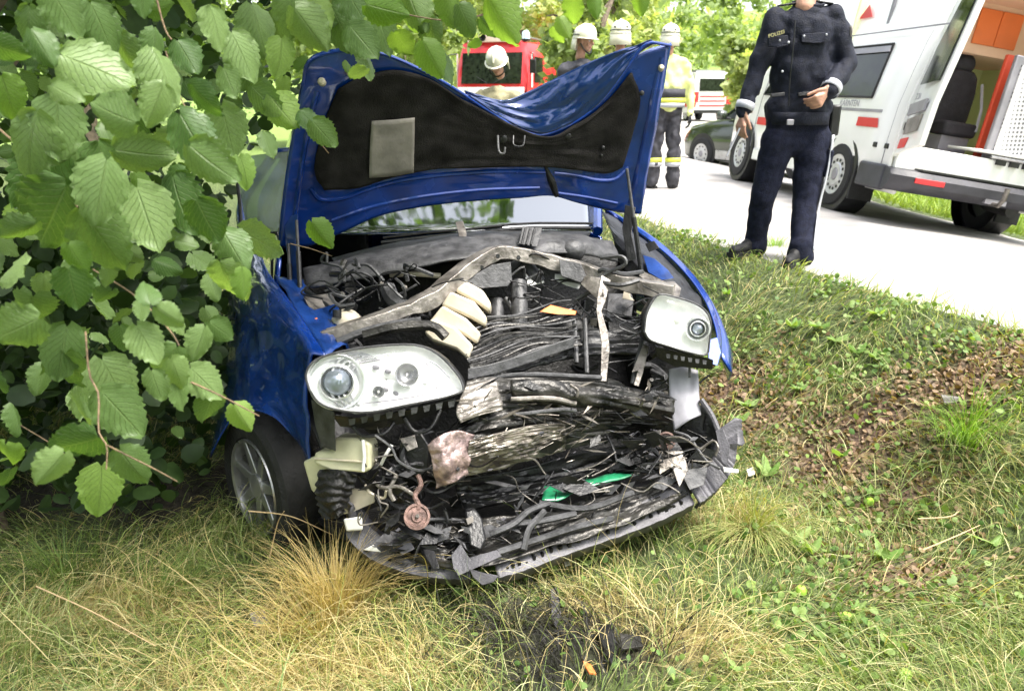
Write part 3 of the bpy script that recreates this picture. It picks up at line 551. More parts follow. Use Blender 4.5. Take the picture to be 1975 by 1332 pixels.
# crushed condenser / bumper beam sheets
part('crushed_condenser', patch([[(900, 735, 2.86), (985, 726, 2.95), (1100, 735, 3.05), (1200, 745, 3.13), (1298, 768, 3.18)], [(888, 790, 2.76), (975, 768, 2.86), (1100, 782, 2.98), (1200, 790, 3.06), (1300, 800, 3.14)],
      [(880, 850, 2.74), (960, 826, 2.80), (1060, 818, 2.92), (1180, 812, 3.04), (1290, 818, 3.14)], [(878, 922, 2.80), (960, 905, 2.86), (1050, 880, 2.96), (1150, 852, 3.08), (1250, 835, 3.2)]], 110, 60, (.017, 4, 15), 61), 'crumple', solid=.006, ang=60)
part('torn_condenser_face', patch([[(905, 850, 2.70), (960, 835, 2.74), (1030, 820, 2.84), (1090, 815, 2.92)], [(900, 885, 2.72), (965, 868, 2.75), (1030, 855, 2.86), (1090, 842, 2.94)], [(890, 920, 2.78), (960, 903, 2.82), (1030, 885, 2.9), (1090, 868, 2.98)]], 70, 40, (.012, 4, 16), 63), 'alu', solid=.004, ang=60)
part('pale_sheet', patch([[(898, 745, 2.80), (925, 738, 2.82), (955, 728, 2.86)], [(880, 790, 2.72), (915, 780, 2.74), (965, 765, 2.8)], [(888, 815, 2.70), (925, 800, 2.72), (970, 790, 2.78)]], 26, 30, (.009, 1.2, 7), 65), 'steel', solid=.004)
part('bumper_beam', patch([[(985, 732, 2.86), (1080, 736, 2.9), (1125, 748, 2.93), (1200, 752, 3.0), (1300, 772, 3.08)], [(985, 752, 2.83), (1080, 758, 2.88), (1120, 768, 2.9), (1200, 775, 2.98), (1298, 795, 3.05)], [(990, 772, 2.88), (1080, 780, 2.92), (1200, 792, 3.02), (1296, 812, 3.1)]], 60, 16, (.010, 5, 4, 1), 67), 'crumple', solid=.012, ang=50)
for q, r, m in (([(985, 770, 2.82), (1060, 768, 2.86), (1110, 778, 2.9)], .01, 'steel'), ([(990, 800, 2.82), (1080, 790, 2.86), (1110, 792, 2.9)], .008, 'grey'), ([(1100, 742, 2.88), (1114, 752, 2.87), (1112, 766, 2.87)], .006, 'steel'), ([(1235, 782, 3.0), (1242, 770, 2.98)], .007, 'steel')): tub('beam_fold', q, r, m, sm=8)
part('crumpled_bracket', patch([[(825, 858, 2.66), (848, 840, 2.66), (880, 830, 2.7), (915, 838, 2.74)], [(835, 900, 2.66), (856, 890, 2.64), (880, 880, 2.68), (905, 890, 2.72)], [(842, 940, 2.7), (862, 935, 2.68), (885, 925, 2.7), (900, 915, 2.74)]], 40, 30, (.010, 1.5, 5, 1), 71), mat('scraped_pink_steel', (.34, .25, .24), .4, .6, (30, .5), (60, .6)), solid=.005, ang=40)
part('black_foam_block', B().prism(px([(768, 850, 2.72), (812, 830, 2.74), (828, 860, 2.72), (826, 905, 2.74), (812, 925, 2.76), (782, 915, 2.74)]), FW * .12), 'black', bevel=.008)
# black lower sheets behind the lip
part('lower_grille_panel', patch([[(880, 925, 2.85), (1000, 905, 2.95), (1120, 872, 3.1), (1270, 850, 3.25)], [(880, 950, 2.9), (1000, 935, 3.0), (1150, 900, 3.15), (1290, 880, 3.25)], [(900, 985, 2.9), (1020, 960, 3.0), (1150, 930, 3.12), (1300, 900, 3.25)]], 50, 20, (.012, 6, 10, 1), 73), 'black', solid=.006)
tray = part('splash_tray', patch([[(745, 1060, 2.76), (850, 1090, 2.70), (940, 1088, 2.70), (1080, 1050, 2.8), (1200, 1012, 2.9), (1335, 950, 3.06)], [(800, 1030, 2.83), (900, 1052, 2.77), (1000, 1022, 2.86), (1100, 1000, 2.92), (1200, 980, 2.98), (1330, 925, 3.14)], [(850, 1000, 2.92), (950, 1000, 2.9), (1050, 985, 2.96), (1150, 960, 3.04), (1240, 935, 3.12), (1320, 900, 3.22)]], 90, 36, (.02, 5, 9), 75), 'crumple', solid=.006, ang=50)
for i, q in enumerate(([(945, 1030, 2.72), (990, 1010, 2.74), (1020, 985, 2.8), (1060, 970, 2.86)], [(1010, 1060, 2.72), (1020, 1020, 2.76), (1050, 985, 2.82)], [(960, 1065, 2.7), (1100, 1020, 2.82), (1180, 1000, 2.9)], [(1040, 970, 2.86), (1130, 980, 2.88), (1220, 950, 3.0)], [(985, 1010, 2.76), (1040, 1005, 2.8), (1110, 990, 2.86)])): tub('tray_rib', q, .012, 'grey', tray, sm=12, n=6)
part('green_shard', patch([[(1105, 945, 2.9), (1170, 930, 2.95), (1232, 914, 3.02)], [(1120, 925, 2.98), (1175, 915, 3.0), (1200, 912, 3.04)]], 10, 5, (.006, 3, 2), 1), 'green', solid=.005)
part('green_shard', patch([[(1045, 965, 2.86), (1080, 965, 2.88), (1108, 948, 2.92)], [(1050, 938, 2.95), (1085, 935, 2.98), (1110, 930, 3.0)]], 10, 6, (.008, 3, 2), 6), 'green', solid=.004)
# ---- torn bumper lip on the grass
lp = [(664, 965, .32), (676, 1005, .22), (700, 1042, .16), (745, 1072, .12), (810, 1092, .10), (880, 1100, .10), (905, 1098, .10)]
lp2 = [(955, 1098, .09), (1010, 1082, .10), (1090, 1052, .11), (1180, 1022, .12), (1260, 992, .14), (1330, 958, .18)]
lp3 = [(1338, 958, .19), (1368, 935, .22), (1392, 905, .27), (1403, 870, .33), (1400, 822, .42)]
def lip(pts, h, wr=.004, seed=0):
    c = crom([PZ(a, b, z + .02) for a, b, z in pts], 50); r0 = []; r1 = []; r2 = []; r3 = []
    for i, p in enumerate(c):
        t = (c[min(i + 1, 49)] - c[max(i - 1, 0)]); out = Vector((t.y, -t.x, 0)).normalized()
        if out.dot(CAM - p) < 0: out = -out
        j = wr * noise.noise(Vector((i * .45, seed, 0))) * 3; jj = wr * noise.noise(Vector((i * .9, seed, 5))) * 3
        r0.append(p - out * (.06 + jj) + Vector((0, 0, h * .42))); r1.append(p - out * .036 + Vector((0, 0, h * .5 + j))); r2.append(p + out * .030 + Vector((0, 0, j * .5 - .012))); r3.append(p + out * .012 - Vector((0, 0, h * .6 + jj)))
    return B().grid([r0, r1, r2, r3]), c
l1, c1 = lip(lp, .075, .003, 1); l2, c2 = lip(lp2, .085, .003, 2); l3, c3 = lip(lp3, .07, .006, 3)
la = part('bumper_lip', l1, 'lip', solid=.01, ang=30, label='left piece of the torn grey bumper lip'); lb = part('bumper_lip', l2, 'lip', solid=.012, ang=30, label='long middle piece of the torn grey bumper lip'); lc = part('bumper_lip', l3, 'lip', solid=.012, ang=30, label='right end of the torn bumper lip')
for c_, lpn, ks in ((c1, la, range(26, 48, 3)), (c2, lb, range(4, 48, 2))):
    for k in ks:
        t = (c_[k + 1] - c_[k - 1]).normalized(); out = Vector((t.y, -t.x, 0)); out = out if out.dot(CAM - c_[k]) > 0 else -out; hh = random.uniform(.006, .02)
        part('lip_slot', B().box(c_[k] + out * .006 + Vector((0, 0, random.uniform(.004, .022))), (random.uniform(.006, .014), .03, hh * .8), Matrix.Rotation(math.atan2(t.y, t.x), 3, 'Z')), 'black', lpn)
plate('broken_lip_shard', [(870, 1070, 2.66), (888, 1048, 2.66), (905, 1075, 2.66), (958, 1060, 2.64), (968, 1072, 2.64), (905, 1100, 2.62), (884, 1110, 2.62), (874, 1095, 2.64)], 'lip', .03)
plate('broken_lip_shard', [(905, 1096, 2.62), (935, 1104, 2.6), (962, 1110, 2.6), (952, 1122, 2.6), (930, 1128, 2.6), (912, 1112, 2.61)], 'lip', .03)
plate('torn_foam', [(896, 985, 2.76), (915, 978, 2.76), (930, 1000, 2.74), (938, 1040, 2.7), (928, 1062, 2.68), (906, 1052, 2.68), (900, 1015, 2.72)], 'black', .06, bev=.008)
plate('sensor_tag', [(898, 1000, 2.72), (912, 994, 2.72), (914, 1006, 2.71), (902, 1012, 2.71)], 'label', .008)
# ---- left lower: washer bottle, brackets, horns, wires
bot = part('washer_bottle', B().prism(px([(606, 872, 2.74), (640, 868, 2.72), (646, 842, 2.72), (700, 845, 2.68), (716, 856, 2.68), (717, 905, 2.68), (700, 912, 2.68), (640, 906, 2.7), (606, 896, 2.74)]), FW * .14), 'tank', bevel=.012)
part('bottle_flank', B().prism(px([(584, 890, 2.8), (610, 878, 2.76), (640, 905, 2.74), (628, 930, 2.76), (612, 958, 2.78), (600, 945, 2.8)]), FW * .08), 'tank', bot, bevel=.008)
tub('bottle_seam', [(606, 884, 2.735), (640, 886, 2.715), (700, 890, 2.675)], .004, 'beige', bot)
tub('bottle_edge', [(700, 848, 2.67), (703, 880, 2.668), (700, 908, 2.67)], .006, 'white', bot)
plate('duct_piece', [(658, 962, 2.78), (682, 940, 2.78), (720, 948, 2.76), (724, 968, 2.76), (684, 985, 2.76), (662, 992, 2.78)], 'beige', .06, bev=.006)
plate('duct_piece', [(662, 1000, 2.76), (698, 995, 2.74), (700, 1022, 2.74), (668, 1024, 2.76)], 'white', .05, bev=.006)
part('mud_clump', patch([[(615, 905, 2.74), (650, 905, 2.7), (690, 915, 2.7)], [(608, 950, 2.74), (640, 955, 2.68), (680, 945, 2.72)], [(620, 1000, 2.74), (650, 1000, 2.7), (665, 985, 2.74)]], 30, 30, (.012, 5, 12, 1), 81), 'dark', ang=80)
def horn(x, y, z, r, m='rust'):
    p = P(x, y, z); ax = (CAM - p).normalized() + Vector((.1, 0, .15)); h = part('horn', B().lathe(p, ax, [(-.02, r * .9), (0, r), (.008, r), (.01, r * .8), (.004, r * .75), (.006, r * .45), (.012, r * .42), (.012, r * .15)], 26), m); part('horn_nut', B().lathe(p, ax, [(0, r * .16), (.022, r * .16)], 6), 'steel', h)
horn(1285, 850, 3.06, .036); horn(804, 996, 2.66, .045)
for q, r, m in (([(806, 915, 2.7), (812, 935, 2.69), (800, 955, 2.68), (808, 975, 2.67), (802, 988, 2.67)], .009, 'rust'), ([(765, 915, 2.72), (752, 945, 2.7), (760, 965, 2.7)], .008, 'steel'), ([(722, 930, 2.72), (740, 940, 2.7), (770, 938, 2.7), (800, 955, 2.68)], .007, 'steel'), ([(735, 895, 2.72), (745, 875, 2.7), (756, 858, 2.7)], .006, 'white'),
                ([(705, 935, 2.74), (715, 950, 2.72), (740, 960, 2.72), (745, 945, 2.7)], .005, 'beige'), ([(820, 1002, 2.7), (860, 1000, 2.76), (900, 1005, 2.8)], .006, 'grey'), ([(790, 905, 2.72), (776, 880, 2.72), (790, 850, 2.74)], .012, 'black'),
                ([(1300, 832, 3.06), (1328, 842, 3.04), (1345, 865, 3.02), (1362, 888, 3.0), (1388, 903, 3.0)], .006, 'grey'), ([(1352, 865, 3.02), (1375, 850, 3.02), (1385, 862, 3.0), (1380, 878, 3.0)], .005, 'steel')): tub('loose_pipe', q, r, m, sm=14)
for q, m in (([(1270, 868, 3.04), (1318, 870, 3.03), (1315, 905, 3.0), (1300, 898, 3.0), (1272, 915, 3.0)], 'alu'), ([(1298, 905, 2.98), (1320, 880, 3.0), (1328, 905, 2.98), (1310, 940, 2.95)], 'steel'), ([(1240, 835, 3.1), (1275, 828, 3.08), (1270, 862, 3.06), (1248, 858, 3.08)], 'steel'), ([(1395, 900, 3.0), (1425, 905, 3.0), (1424, 912, 3.0), (1396, 910, 3.0)], 'white'),
             ([(1310, 905, 3.02), (1365, 900, 3.05), (1358, 935, 3.0), (1330, 945, 3.0)], 'grey'), ([(760, 1050, 2.74), (790, 1040, 2.72), (800, 1058, 2.7), (775, 1070, 2.7)], 'lip'), ([(700, 1060, 2.76), (720, 1050, 2.74), (735, 1064, 2.72)], 'white'),
             ([(815, 1055, 2.7), (838, 1062, 2.68), (848, 1095, 2.62), (836, 1098, 2.62), (822, 1075, 2.66)], 'black'), ([(770, 845, 2.72), (800, 838, 2.72), (806, 862, 2.7), (786, 870, 2.7)], 'steel'), ([(1380, 830, 3.05), (1394, 825, 3.05), (1408, 860, 3.0), (1402, 900, 3.0), (1392, 890, 3.0)], 'lip')):
    plate('torn_bracket', q, m, .014)
part('fender_liner', patch([[(1290, 712, 3.2), (1320, 708, 3.2), (1346, 715, 3.2)], [(1292, 770, 3.14), (1322, 760, 3.14), (1348, 765, 3.14)], [(1300, 830, 3.12), (1330, 810, 3.1), (1352, 800, 3.12)]], 16, 20, (.006, 3, 3), 5), mat('pale_liner', (.42, .41, .46), .6, 0, (6, .3), c2=(.2, .2, .22)), solid=.006)
part('wheel_arch_flap', patch([[(1338, 790, 3.14), (1362, 780, 3.14), (1375, 812, 3.12)], [(1300, 850, 3.2), (1350, 850, 3.16), (1392, 850, 3.12)], [(1310, 900, 3.25), (1360, 900, 3.2), (1398, 905, 3.1)]], 18, 18, (.012, 4, 4), 7), 'black', solid=.008)
tub('arch_edge', [(1352, 770, 3.12), (1372, 800, 3.1), (1385, 830, 3.08), (1392, 850, 3.06)], .012, 'lip', sm=10)
# ---- headlights
def headlight(name, ol, zf, bul, proj, pr_, label):
    q = crom([P(a, b, zf(a, b)) for a, b in ol + ol[:1]], 49)[:-1]
    root = part(name, B().prism([p + FW * .075 for p in q], FW * .08), 'black', label=label, bevel=.006)
    c = sum(q, Vector()) / len(q)
    rr = [[c + (p - c) * t + FW * d for p in q] for t, d in ((1, .004), (.985, .02), (.96, .032), (.8, .04), (.4, .04), (.02, .04))]
    part('reflector', B().loft(rr, cap=False), 'lampin', root, solid=.002)
    part('lens', outline_dome(q, -FW * bul - UP * -.01), 'clear', root, solid=0)
    part('bezel_edge', B().tube([p for p in q] + [q[0]], .004, 6), 'grey', root)
    cc = P(*proj); ax = (CAM - cc).normalized()
    part('projector_bowl', B().lathe(cc, ax, [(0, pr_ * 1.7), (-.03, pr_ * 1.3), (-.045, pr_ * .9)], 32, cap=False), 'chrome', root, solid=.002)
    part('projector_ring', B().lathe(cc, ax, [(-.02, pr_ * 1.08), (.006, pr_ * 1.08), (.01, pr_ * .98), (-.02, pr_ * .94)], 32, cap=False), 'chrome', root, solid=.002)
    part('projector_eye', B().ell(cc + ax * -.015, (pr_ * .9, pr_ * .9, pr_ * .9), n=24, m=16), mat(name + '_eye_glass', (.3, .34, .4), .04, .6, coat=1), root)
    return root, q
L1 = [(597, 752), (590, 722), (606, 696), (648, 680), (720, 668), (800, 665), (846, 684), (882, 722), (893, 745), (888, 756), (850, 768), (780, 782), (710, 795), (650, 790), (615, 776)]
hl, q = headlight('headlight', L1, lambda a, b: 2.56 + (a - 590) / 300 * .16 - (b - 720) * .0003, .045, (650, 737, 2.6), .055, 'large headlight knocked loose on the left of the photo, projector lens showing')
for a, b, w, h in ((725, 708, 9, 7), (748, 716, 8, 6), (790, 700, 16, 3), (795, 712, 13, 3), (742, 752, 9, 7), (762, 760, 8, 8), (785, 745, 10, 2), (820, 738, 8, 2)): part('reflector_facet', B().ell(P(a, b, 2.588 + (a - 590) / 300 * .16), (w * .0015, .006, h * .0015)), 'gframe' if h > 4 else 'chrome', hl)
for k in range(4): part('reflector_step', B().lathe(P(690 + k * 9, 738 + k, 2.645 + k * .006), (CAM - P(690, 738, 2.6)).normalized() + Vector((.5, 0, 0)), [(0, .105 - k * .005), (.004, .105 - k * .005), (.004, .098 - k * .005)], 30, cap=False), 'alloy', hl)
plate('headlight_shelf', [(640, 800, 2.62), (700, 806, 2.66), (780, 792, 2.68), (878, 768, 2.72), (878, 784, 2.74), (800, 812, 2.72), (720, 828, 2.7), (656, 822, 2.68)], 'black', .10)
for k in range(9):
    a = 672 + k * 24; plate('shelf_tooth', [(a, 808 - k * 4.2, 2.64), (a + 14, 806 - k * 4.4, 2.64), (a + 12, 818 - k * 4.4, 2.645), (a + 2, 820 - k * 4.2, 2.645)], 'grey', .01, bev=0)
plate('headlight_bracket', [(600, 770, 2.66), (645, 795, 2.62), (648, 870, 2.68), (620, 860, 2.7), (608, 820, 2.7)], 'grey', .05)
for q_ in ([(680, 822, 2.68), (700, 840, 2.68), (740, 836, 2.68), (760, 815, 2.7)], [(780, 806, 2.7), (800, 832, 2.7), (830, 826, 2.7), (850, 790, 2.72)]): tub('shelf_frame', q_, .007, 'black', sm=10)
R1 = [(1243, 640), (1246, 610), (1256, 585), (1272, 568), (1300, 572), (1340, 585), (1363, 602), (1371, 625), (1368, 660), (1362, 684), (1330, 680), (1290, 668), (1255, 656)]
hr, q = headlight('headlight', R1, lambda a, b: 3.02 + (a - 1243) / 130 * .03, .05, (1346, 634, 3.04), .028, 'smaller looking headlight hanging off on the right of the photo')
plate('headlight_shelf', [(1262, 668, 3.05), (1366, 690, 3.05), (1376, 694, 3.06), (1374, 712, 3.08), (1300, 706, 3.08), (1268, 690, 3.08)], 'black', .1)
for k in range(6):
    a = 1285 + k * 14; plate('shelf_tooth', [(a, 682 + k * 2.4, 3.03), (a + 8, 683 + k * 2.4, 3.03), (a + 7, 691 + k * 2.4, 3.03), (a + 1, 690 + k * 2.4, 3.03)], 'grey', .01, bev=0)
tub('headlight_pin', [(1330, 705, 3.1), (1330, 728, 3.1)], .005, 'grey')
# headlight insides: second bowl, bulbs, trim
for x_, y_, z_, r_ in ((785, 722, 2.70, .036), (730, 755, 2.67, .018)):
    c_ = P(x_, y_, z_ - .035); ax_ = (CAM - c_).normalized(); bw = part('reflector_bowl', B().lathe(c_, ax_, [(.012, r_ * 1.1), (-.0, r_ * .95), (-.012, r_ * .5), (-.014, .004)], 28, cap=False), 'alloy', hl, solid=.002); part('bulb', B().ell(c_ + ax_ * .002, (.007, .007, .007), n=12, m=8), 'clear', bw)
for q in ([(690, 700, 2.6), (760, 690, 2.63), (830, 696, 2.67), (868, 728, 2.69)], [(700, 778, 2.62), (780, 768, 2.66), (860, 752, 2.69)], [(822, 700, 2.66), (838, 722, 2.675), (842, 750, 2.68)]): tub('bezel_trim', q, .0022, 'gframe', hl, sm=16, n=5)
# splintered plastic, torn fins and loose wiring too small to single out
def shards(name, regs, n, m, seed, s0, s1, aspect, parent=car):
    g = random.Random(seed); b = B()
    for k in range(n):
        x0, x1, y0, y1, z0, z1 = g.choice(regs); a, c_ = g.uniform(x0, x1), g.uniform(y0, y1); t = (a - x0) / (x1 - x0); p = P(a, c_, z0 + (z1 - z0) * t + g.uniform(-.035, .035))
        d = Vector((g.gauss(.9, .5), g.gauss(.2, .5), g.gauss(0, .45))).normalized(); w = d.cross(Vector((g.gauss(0, 1), g.gauss(0, 1), g.gauss(0, 1)))).normalized(); nn = d.cross(w); L = g.uniform(s0, s1); v = L * aspect * g.uniform(.4, 1.2)
        q = [p - d * L * .5, p - d * L * .1 + w * v * .6, p + d * L * .5 + w * v * g.uniform(-.2, .4), p + d * L * .1 - w * v * .5]; b.hull([e for e in q], [e + nn * .002 for e in q])
    return part(name, b, m, parent, smooth=False, kind='stuff')
CR = [(885, 1120, 760, 910, 2.72, 2.92), (900, 1290, 740, 800, 2.80, 3.05), (1000, 1290, 800, 870, 2.86, 3.1)]; TR = [(780, 1000, 1000, 1075, 2.76, 2.78), (960, 1320, 930, 1010, 2.84, 3.06), (740, 900, 1020, 1080, 2.74, 2.72)]; LR = [(700, 900, 830, 1010, 2.72, 2.78), (1200, 1370, 840, 930, 3.0, 3.06)]
shards('torn_fins', CR, 80, 'alu', 1, .03, .13, .10); shards('splintered_plastic', TR + LR + CR[1:], 110, 'black', 2, .04, .16, .4); shards('splintered_plastic', TR + TR + LR, 90, 'grey', 3, .03, .13, .4); shards('broken_chips', TR + LR + CR, 90, 'lip', 4, .01, .035, .5); shards('shiny_slivers', TR + LR, 120, 'steel', 5, .01, .05, .15)
def tangle(name, regs, n, r, m, seed):
    g = random.Random(seed); b = B()
    for k in range(n):
        x0, x1, y0, y1, z0, z1 = g.choice(regs); q = [(g.uniform(x0, x1), g.uniform(y0, y1), g.uniform(z0, z1))]
        for j in range(4): q.append((q[-1][0] + g.uniform(-45, 45), q[-1][1] + g.uniform(-30, 30), min(z1 + .05, max(z0 - .05, q[-1][2] + g.uniform(-.06, .06)))))
        b.tube(px(q), r * g.uniform(.6, 1.3), 5, 16)
    return part(name, b, m, kind='stuff')
tangle('wiring_tangle', [(620, 840, 530, 640, 3.05, 3.3), (980, 1160, 530, 620, 3.2, 3.35), (1180, 1260, 600, 740, 3.1, 3.25), (700, 860, 850, 1000, 2.68, 2.8), (1180, 1350, 830, 920, 3.0, 3.1)], 60, .004, 'black', 6)
tangle('bent_tubes', [(620, 850, 540, 640, 3.1, 3.35), (950, 1150, 520, 600, 3.25, 3.4), (700, 880, 840, 990, 2.7, 2.8)], 22, .008, 'grey', 7)
tangle('grey_wires', [(700, 880, 860, 1010, 2.68, 2.76), (1230, 1380, 830, 910, 3.0, 3.05), (900, 1250, 900, 960, 2.85, 3.0)], 18, .0028, 'steel', 8)
# ---- small clutter of the torn front: clips, hoses, wires, brackets
rc = random.Random(5)
for k in range(70):
    reg = rc.choice([(600, 1180, 520, 640, 3.25, 3.5), (620, 840, 820, 1020, 2.85, 3.1), (860, 1300, 830, 930, 3.1, 3.3), (1180, 1340, 680, 840, 3.2, 3.4), (1130, 1260, 560, 760, 3.3, 3.45), (700, 900, 950, 1060, 2.86, 2.98), (680, 1320, 840, 1000, 2.96, 3.25)])
    x0, y0, z0 = rc.uniform(*reg[:2]), rc.uniform(*reg[2:4]), rc.uniform(*reg[4:])
    kind = rc.random(); m = rc.choice(['black', 'black', 'dark', 'dark', 'grey', 'crumple', 'steel'])
    if kind < .5:
        q = [(x0, y0, z0)]
        for j in range(3): q.append((q[-1][0] + rc.uniform(-35, 35), q[-1][1] + rc.uniform(-28, 28), z0 + rc.uniform(-.05, .05)))
        tub('hose' if kind < .3 else 'wire', q, rc.uniform(.008, .018) if kind < .3 else .004, m, sm=14, n=7)
    elif kind < .85:
        a0 = rc.uniform(0, 6.28); n_ = rc.randint(4, 6); rr = rc.uniform(14, 34)
        plate('engine_bracket', [(x0 + rr * rc.uniform(.5, 1) * math.cos(a0 + j * 6.283 / n_), y0 + rr * rc.uniform(.4, .9) * math.sin(a0 + j * 6.283 / n_), z0 + rc.uniform(-.02, .02)) for j in range(n_)], m, rc.uniform(.01, .06))
    else: part('bolt', B().lathe(P(x0, y0, z0), -FW, [(0, .012), (.02, .012), (.022, .006)], 8), 'steel')
# ---------------------------------------------------------------- vehicles
def rot3(yaw, pitch=0, roll=0): return Matrix.Rotation(yaw, 3, 'Z') @ Matrix.Rotation(pitch, 3, 'Y') @ Matrix.Rotation(roll, 3, 'X')
def wheel(parent, x, y, r=.34, w=.22, side=1, rimm='rim', holes=14, to=None):
    y += side * .03
    """vehicle frame: x forward, y left, z up"""
    to = to or (lambda p: p); T = lambda q: [to(Vector(p)) for p in q]
    def lat(h0, prof, n=28, cap=True):
        b = B().lathe((x, y, r), (0, side, 0), prof, n, cap); b.v = [tuple(to(Vector(v))) for v in b.v]; return b
    t = obj('wheel', lat(0, [(-w / 2, r * .6), (-w / 2, r * .9), (-w * .4, r), (w * .35, r), (w * .48, r * .93), (w * .5, r * .66), (w * .42, r * .62)], cap=False), M['rubber'], parent)
    obj('rim', lat(0, [(w * .40, r * .64), (w * .47, r * .63), (w * .45, r * .56), (w * .415, r * .52), (w * .42, r * .38), (w * .47, r * .34), (w * .47, r * .2), (w * .42, r * .19), (w * .42, .01)]), M[rimm], t)
    b = B()
    for k in range(holes):
        a = k * 2 * math.pi / holes; c = Vector((x + r * .45 * math.cos(a), y + side * w * .418, r + r * .45 * math.sin(a))); b.lathe(c, (0, side, 0), [(-.01, r * .05), (.006, r * .05)], 8)
    b.v = [tuple(to(Vector(v))) for v in b.v]; obj('rim_holes', b, M['black'], t)
    obj('hub_cap', lat(0, [(w * .4, r * .2), (w * .49, r * .17), (w * .5, r * .1)]), M['gframe'], t)
# ambulance van; pose solved from the picture, it leans into the ditch on its right side
VS = .95; VR = rot3(1.636, -.011, .158); VO = Vector((4.19, 8.256, .473))
def vt(p): return VO + VR @ (VS * Vector(p))
def vb(b): b.v = [tuple(vt(v)) for v in b.v]; return b
van = empty('ambulance_van', VO, 'white ambulance van with red stripes and open rear doors, leaning towards the ditch', 'ambulance')
def vp(name, b, m, parent=van, **k): return obj(name, vb(b), M[m] if isinstance(m, str) else m, parent, **k)
prof = [(.80, .28), (.93, .42), (.955, .75), (.945, 1.08), (.90, 1.40), (.85, 1.68), (.80, 1.86), (.79, 1.90), (.76, 2.15), (.66, 2.36), (.40, 2.47), (.0, 2.49)]
def vsec(x, sc=1, zc_=None, drop=0):
    q = [(y * sc, z if zc_ is None else min(z, zc_)) for y, z in prof]; q = q + [(-y, z) for y, z in reversed(q[:-1])]
    return [Vector((x + drop * (z - 1) * 0, y, z)) for y, z in q]
vp('body_shell', B().loft([vsec(-.98), vsec(-.5), vsec(.6), vsec(1.6), vsec(2.35), vsec(2.7, .98, 2.2), vsec(3.05, .97, 1.5), vsec(3.45, .95, 1.12), vsec(3.8, .9, .98), vsec(3.95, .82, .8)], cap=False, closed=False), 'wpaint', solid=.03, ang=60)
vp('front_panel', B().prism([p * 1 for p in vsec(3.93, .82, .8)], (.03, 0, 0)), 'wpaint'); vp('floor', B().box((1.4, 0, .42), (4.7, 1.76, .08)), 'gframe')
vp('lime_view_wall', B().box((.75, 0, 1.3), (.05, 1.7, 1.9)), mat('lime_white_view', (.88, .9, .6), .7, 0, (1.5, .1), c2=(.78, .88, .4)))  # lime colour stands in for the bright grass view through the far side
for s, nm in ((1, 'side'), (-1, 'side')):
    for x0, x1, z0, z1 in ((-.32, .62, 1.15, 1.68), (.75, 1.62, 1.17, 1.66), (1.72, 2.62, 1.15, 1.66)):
        def yy(z): return float(np.interp(z, [1.08, 1.4, 1.68], [.945, .9, .85])) * s + s * .018
        q = [(x0, yy(z0), z0), (x1, yy(z0), z0), (x1 - (.35 if x1 > 2.5 else .03), yy(z1), z1), (x0 + .03, yy(z1), z1)]
        w = vp('window', B().prism(q, (0, s * .012, 0)), 'glassd', bevel=.01)
        vp('window_seal', B().tube([Vector(p) + Vector((0, s * .012, 0)) for p in q + q[:1]], .012, 6), 'rubber', w)
for x in (-.35,): vp('window_blind', B().prism([(-.30, .905, 1.60), (.6, .905, 1.60), (.58, .89, 1.66), (-.28, .89, 1.66)], (0, .008, 0)), 'gframe')
wsn = [(2.72, .80, 1.66), (2.72, -.80, 1.66), (3.12, -.86, 1.18), (3.12, .86, 1.18)]
vp('windscreen', B().prism([Vector(p) + Vector((.06, 0, .1)) for p in wsn], (.02, 0, .02)), 'glassd')
# arches, sills, bumper
for s in (1, -1):
    for x in (0, 3.0):
        vp('wheel_arch', B().lathe((x, s * .952, .36), (0, s, 0), [(-.25, .42), (.012, .42), (.016, .40), (.01, .37)], 30, cap=False), 'black'); vp('arch_void', B().lathe((x, s * .80, .34), (0, s, 0), [(0, .41), (.156, .41)], 30), 'black')
        wheel(van, x, s * .84, .34, .22, s, 'rim', 14, vt)
    vp('sill', B().box((1.5, s * .93, .36), (2.1, .07, .16)), 'wpaint', bevel=.02)
    vp('mud_flap', B().box((-.40, s * .84, .30), (.03, .26, .34)), 'rubber')
bs = []
for yy_ in np.linspace(-.97, .97, 21):
    xx = -.98 - .17 + .22 * max(0, abs(yy_) - .75) ** 1.0 * 2
    bs.append([Vector((xx + .10, yy_, .525)), Vector((xx - .0, yy_, .51)), Vector((xx - .04, yy_, .46)), Vector((xx - .03, yy_, .38)), Vector((xx + .05, yy_, .31)), Vector((xx + .25, yy_, .30)), Vector((xx + .25, yy_, .52))])
vp('rear_bumper', B().loft(bs), 'bumperv', ang=40)
vp('bumper_side', B().box((-.72, .952, .41), (.5, .06, .24)), 'bumperv', bevel=.02); vp('bumper_step', B().box((-1.08, 0, .532), (.14, 1.4, .02)), 'black')
for y0 in (.62, -.62): vp('bumper_reflector', B().box((-1.188, y0, .435), (.015, .3, .05)), 'redm', bevel=.004)
vp('tow_hook', B().tube([(-1.1, -.08, .34), (-1.25, -.08, .33), (-1.3, -.08, .4), (-1.3, -.08, .5)], .022, 8), 'steel'); vp('fog_lamp', B().box((-1.15, -.1, .36), (.05, .22, .06)), 'gframe')
vp('exhaust_muffler', B().tube([(-.7, -.35, .32), (-1.1, -.35, .3)], .07, 12), 'dark'); vp('rear_axle', B().tube([(0, -.8, .34), (0, .8, .34)], .06, 10), 'dark')
